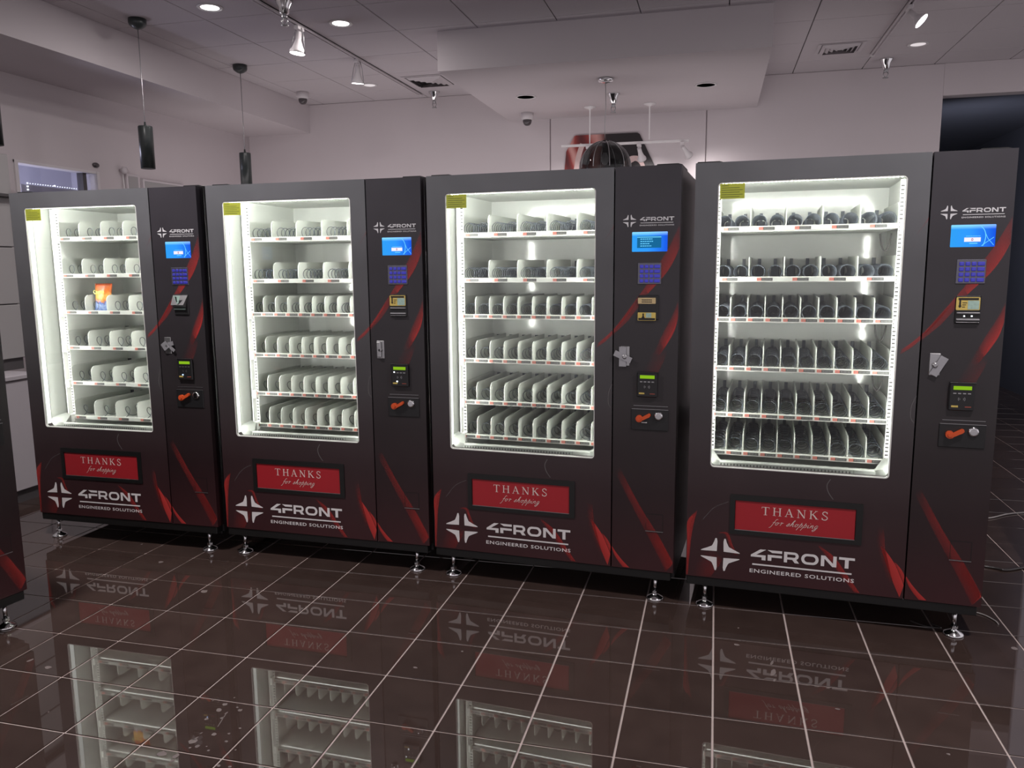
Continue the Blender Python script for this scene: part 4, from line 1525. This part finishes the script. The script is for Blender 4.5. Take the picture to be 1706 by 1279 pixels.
def sprinkler(x, y, z, label):
    t = thing('sprinkler_head', label, 'sprinkler', (x, y, z), 0, 'ceiling sprinklers')
    t.scale = (1.35, 1.35, 1.35)
    put('cup', MB().lathe([(.042, 0), (.040, -.006), (.026, -.030), (.022, -.060), (.012, -.064)], 18).mesh('cup', M['chrome']), t)
    b = MB().lathe([(.012, -.06), (.013, -.078), (.006, -.082)], 12)
    for s in (-1, 1):
        b.tube([(s * .010, 0, -.078), (s * .015, 0, -.092), (s * .008, 0, -.108), (0, 0, -.112)], .003, 6)
    b.lathe([(.004, -.110), (.018, -.113), (.018, -.116), (.0, -.118)], 14)
    put('frame', b.mesh('frame', M['steel']), t)


sprinkler(-2.80, 4.95, zc, 'sprinkler head at the top picture edge beside the left light track')
sprinkler(-2.79, 7.80, zc, 'sprinkler head on the back ceiling below the left vent')
sprinkler(1.37, 7.72, zc, 'sprinkler head on the right ceiling near the right vent')
sprinkler(-.895, 7.04, SZ, 'sprinkler head under the soffit beside the globe pendant cord')


def dome(x, y, z, label, white):
    t = thing('dome_camera', label, 'security camera', (x, y, z), 0, 'dome cameras')
    put('housing', MB().lathe([(.060, 0), (.060, -.045), (.055, -.062), (.044, -.066)], 24).mesh('housing', M['white_plastic']), t)
    put('dome', MB().lathe([(.044, -.064), (.042, -.085), (.034, -.104), (.020, -.116), (0, -.120)], 24).mesh('dome', M['dark_plastic']), t)


dome(-1.80, 7.66, SZ, 'white dome security camera under the left of the soffit', True)
dome(-4.05, 7.44, zc, 'dome security camera on the left ceiling near the back corner', False)


def vent(x0, x1, y0, y1, label):
    cx, cy = (x0 + x1) / 2, (y0 + y1) / 2
    t = thing('ceiling_vent', label, 'air vent', (cx, cy, zc), 0, 'ceiling vents')
    hx, hy = (x1 - x0) / 2, (y1 - y0) / 2
    put('backing', MB().box(-hx + .03, hx - .03, -hy + .03, hy - .03, -.002, 0).mesh('backing', M['vent_dark']), t)
    for k in range(5):
        s = 1 - k * .19
        e = s - .135
        b = MB()
        ax, ay, bx, by = hx * s, hy * s, hx * e, hy * e
        z0, z1 = (-.004, -.004) if k == 0 else (-.004, -.022)
        v = [(-ax, -ay, z0), (ax, -ay, z0), (ax, ay, z0), (-ax, ay, z0), (-bx, -by, z1), (bx, -by, z1), (bx, by, z1), (-bx, by, z1)]
        b.add(v, [(0, 1, 5, 4), (1, 2, 6, 5), (2, 3, 7, 6), (3, 0, 4, 7)])
        put('louver', b.mesh('louver', M['vent_white']), t)


vent(-2.88, -2.46, 7.12, 7.58, 'square ceiling air vent left of the soffit')
vent(.745, 1.105, 7.06, 7.38, 'square ceiling air vent on the right ceiling beside the track')

# poster on the back wall
pm = MB()
PC = (-1.06, YB - .025, 2.2)
out = [(-.44, -.65), (.50, -.65), (.46, .20), (.445, .29), (.30, .59), (.275, .603), (-.325, .604), (-.345, .595), (-.425, .45), (-.44, .28)]
pm.prism([(p[0], p[1]) for p in out], -.018, 0)
post = thing('wall_poster', 'dark red cut-out poster with chamfered top on the back wall behind the globe', 'poster', PC, me=pm.mesh('wall_poster', M['poster']))
b = MB()
b.ribbon(spline([(.10, .05), (.13, .22), (.19, .33), (.27, .36), (.33, .30), (.34, .20), (.30, .12)], 6), [.02, .03, .04, .05, .055, .05, .045, .04, .04, .04, .04, .05, .06, .06, .06, .06, .055, .05, .05, .05, .045, .045, .04, .04, .04, .04, .04, .04, .04, .03, .03, .03, .03, .03, .03, .03, .03][:37], -.0186)
put('pale_swirl', b.mesh('pale_swirl', M['poster_light']), post)
b = MB().ribbon(spline([(-.40, .1), (-.33, .25), (-.30, .40), (-.26, .52)], 6), [.05] * 19, -.0186)
put('pale_swirl', b.mesh('pale_swirl', M['poster_light']), post)

# ------------------------------------------------------------------ left side: cabinet wall, small wall items
XC = -4.43
cab = thing('base_cabinet', 'white base cabinet with dark toe kick at the left, behind the sideways machine', 'cabinet', (XC, 3.0, 0))
put('body', MB().bbox(-.62, 0, -1.6, 1.32, .085, .82, .004).mesh('body', M['cab_white']), cab)
put('worktop', MB().bbox(-.62, .012, -1.6, 1.34, .82, .85, .004).mesh('worktop', M['cab_white']), cab)
put('toe_kick', MB().box(-.60, -.02, -1.6, 1.30, 0, .085).mesh('toe_kick', M['toe']), cab)
hut = thing('tall_shelf_cabinet', 'grey tall wall cabinet of stacked panels above the white base cabinet', 'cabinet', (XC - .25, 3.0, 0))
for z0, z1 in ((.93, 1.298), (1.304, 1.686), (1.692, 2.02), (2.04, 2.31)):
    put('panel', MB().bbox(-.36, 0, -1.6, 1.50, z0, z1, .004).mesh('panel', M['cab_grey']), hut)
put('shelf', MB().bbox(-.36, .06, -1.6, 1.5, 2.02, 2.04, .002).mesh('shelf', M['toe']), hut)
put('back_panel', MB().box(-.40, -.02, -1.6, 1.48, .85, 2.3).mesh('back_panel', M['toe']), hut)

sn = thing('wall_sensor', 'small dark oval sensor on the left wall right of the window', 'sensor', (XL + .002, 5.765, 2.403))
put('housing', MB().lathe([(.035, 0), (.034, .012), (.022, .022), (0, .024)], 18, rot=Matrix(((0, 0, 1), (1, 0, 0), (0, .6, 0)))).mesh('housing', M['dark_plastic']), sn)
kb = thing('wall_bracket', 'round knob on a thin stalk sticking out of the left wall', 'bracket', (XL, 6.05, 2.39))
put('knob', MB().lathe([(.012, 0), (.016, .03), (.032, .04), (.030, .062), (0, .066)], 16, rot=Matrix(((0, 0, 1), (1, 0, 0), (0, 1, 0)))).mesh('knob', M['vent_white']), kb)
put('stalk', MB().tube([(.02, .01, -.02), (.02, .015, -.12), (.02, .015, -.30)], .006, 8).mesh('stalk', M['can_trim']), kb)
wp = thing('wall_panel_box', 'small framed electrical panel on the left wall', 'panel box', (XL, 6.18, 2.22))
put('frame', MB().bbox(0, .025, -.08, .08, -.30, .15, .003).mesh('frame', M['vent_white']), wp)
put('cover', MB().bbox(.02, .03, -.06, .06, -.28, .13, .003).mesh('cover', M['cab_grey']), wp)
db = thing('display_board', 'brown-grey framed board on the left wall beside the electrical panel', 'board', (XL, 6.52, 1.9))
put('frame', MB().bbox(0, .03, -.22, .36, -.5, .445, .004).mesh('frame', M['vent_white']), db)
put('board', MB().bbox(.025, .034, -.20, .34, -.48, .425, .003).mesh('board', M['cab_grey']), db)

# LED dots in the alcove: the lit edge of another sign
sg = thing('dotted_light_sign', 'sign edged with tiny white lights behind the left wall window', 'light sign', (-5.55, 5.5, 2.0))
put('board', MB().bbox(-.03, .0, -.06, 1.1, -.6, .235, .004).mesh('board', M['cab_grey']), sg)
b = MB()
for k in range(36):
    b.box(.0, .005, k * .026, .005 + k * .026, .243, .248)
for k in range(3):
    b.box(.0, .008, -.006, .004, .188 + k * .026, .198 + k * .026)
b.box(.0, .008, .275, .285, .244, .254)
put('light_dots', b.mesh('light_dots', M['led_white']), sg, kind='stuff')


# ------------------------------------------------------------------ cables on the floor at the right
def cable(pts, r, label, mat):
    return thing('cable', label, 'cable', me=MB().tube(spline(pts, 6), r, 6).mesh('cable', mat), group='cables on the floor')


cable([(1.20, 5.00, .006), (1.60, 5.12, .006), (1.87, 5.30, .006), (2.6, 5.5, .006)], .0042, 'pale cable on the floor farthest back, right of the rightmost machine', M['cable_white'])
cable([(.9, 4.36, .006), (1.36, 4.28, .006), (1.44, 4.25, .006), (1.55, 4.31, .006), (1.64, 4.32, .006)], .006, 'dark glossy cable on the floor right of the rightmost machine', M['cable_black'])
cable([(1.05, 3.72, .004), (1.16, 3.68, .004), (1.20, 3.62, .004), (1.205, 3.58, .004)], .003, 'short thin cord on the floor by the rightmost machine foot', M['cable_white'])
cable([(.85, 3.53, .004), (.90, 3.49, .004), (.96, 3.485, .004), (.93, 3.52, .004)], .003, 'loose dark cord end lying under the rightmost machine', M['cable_black'])
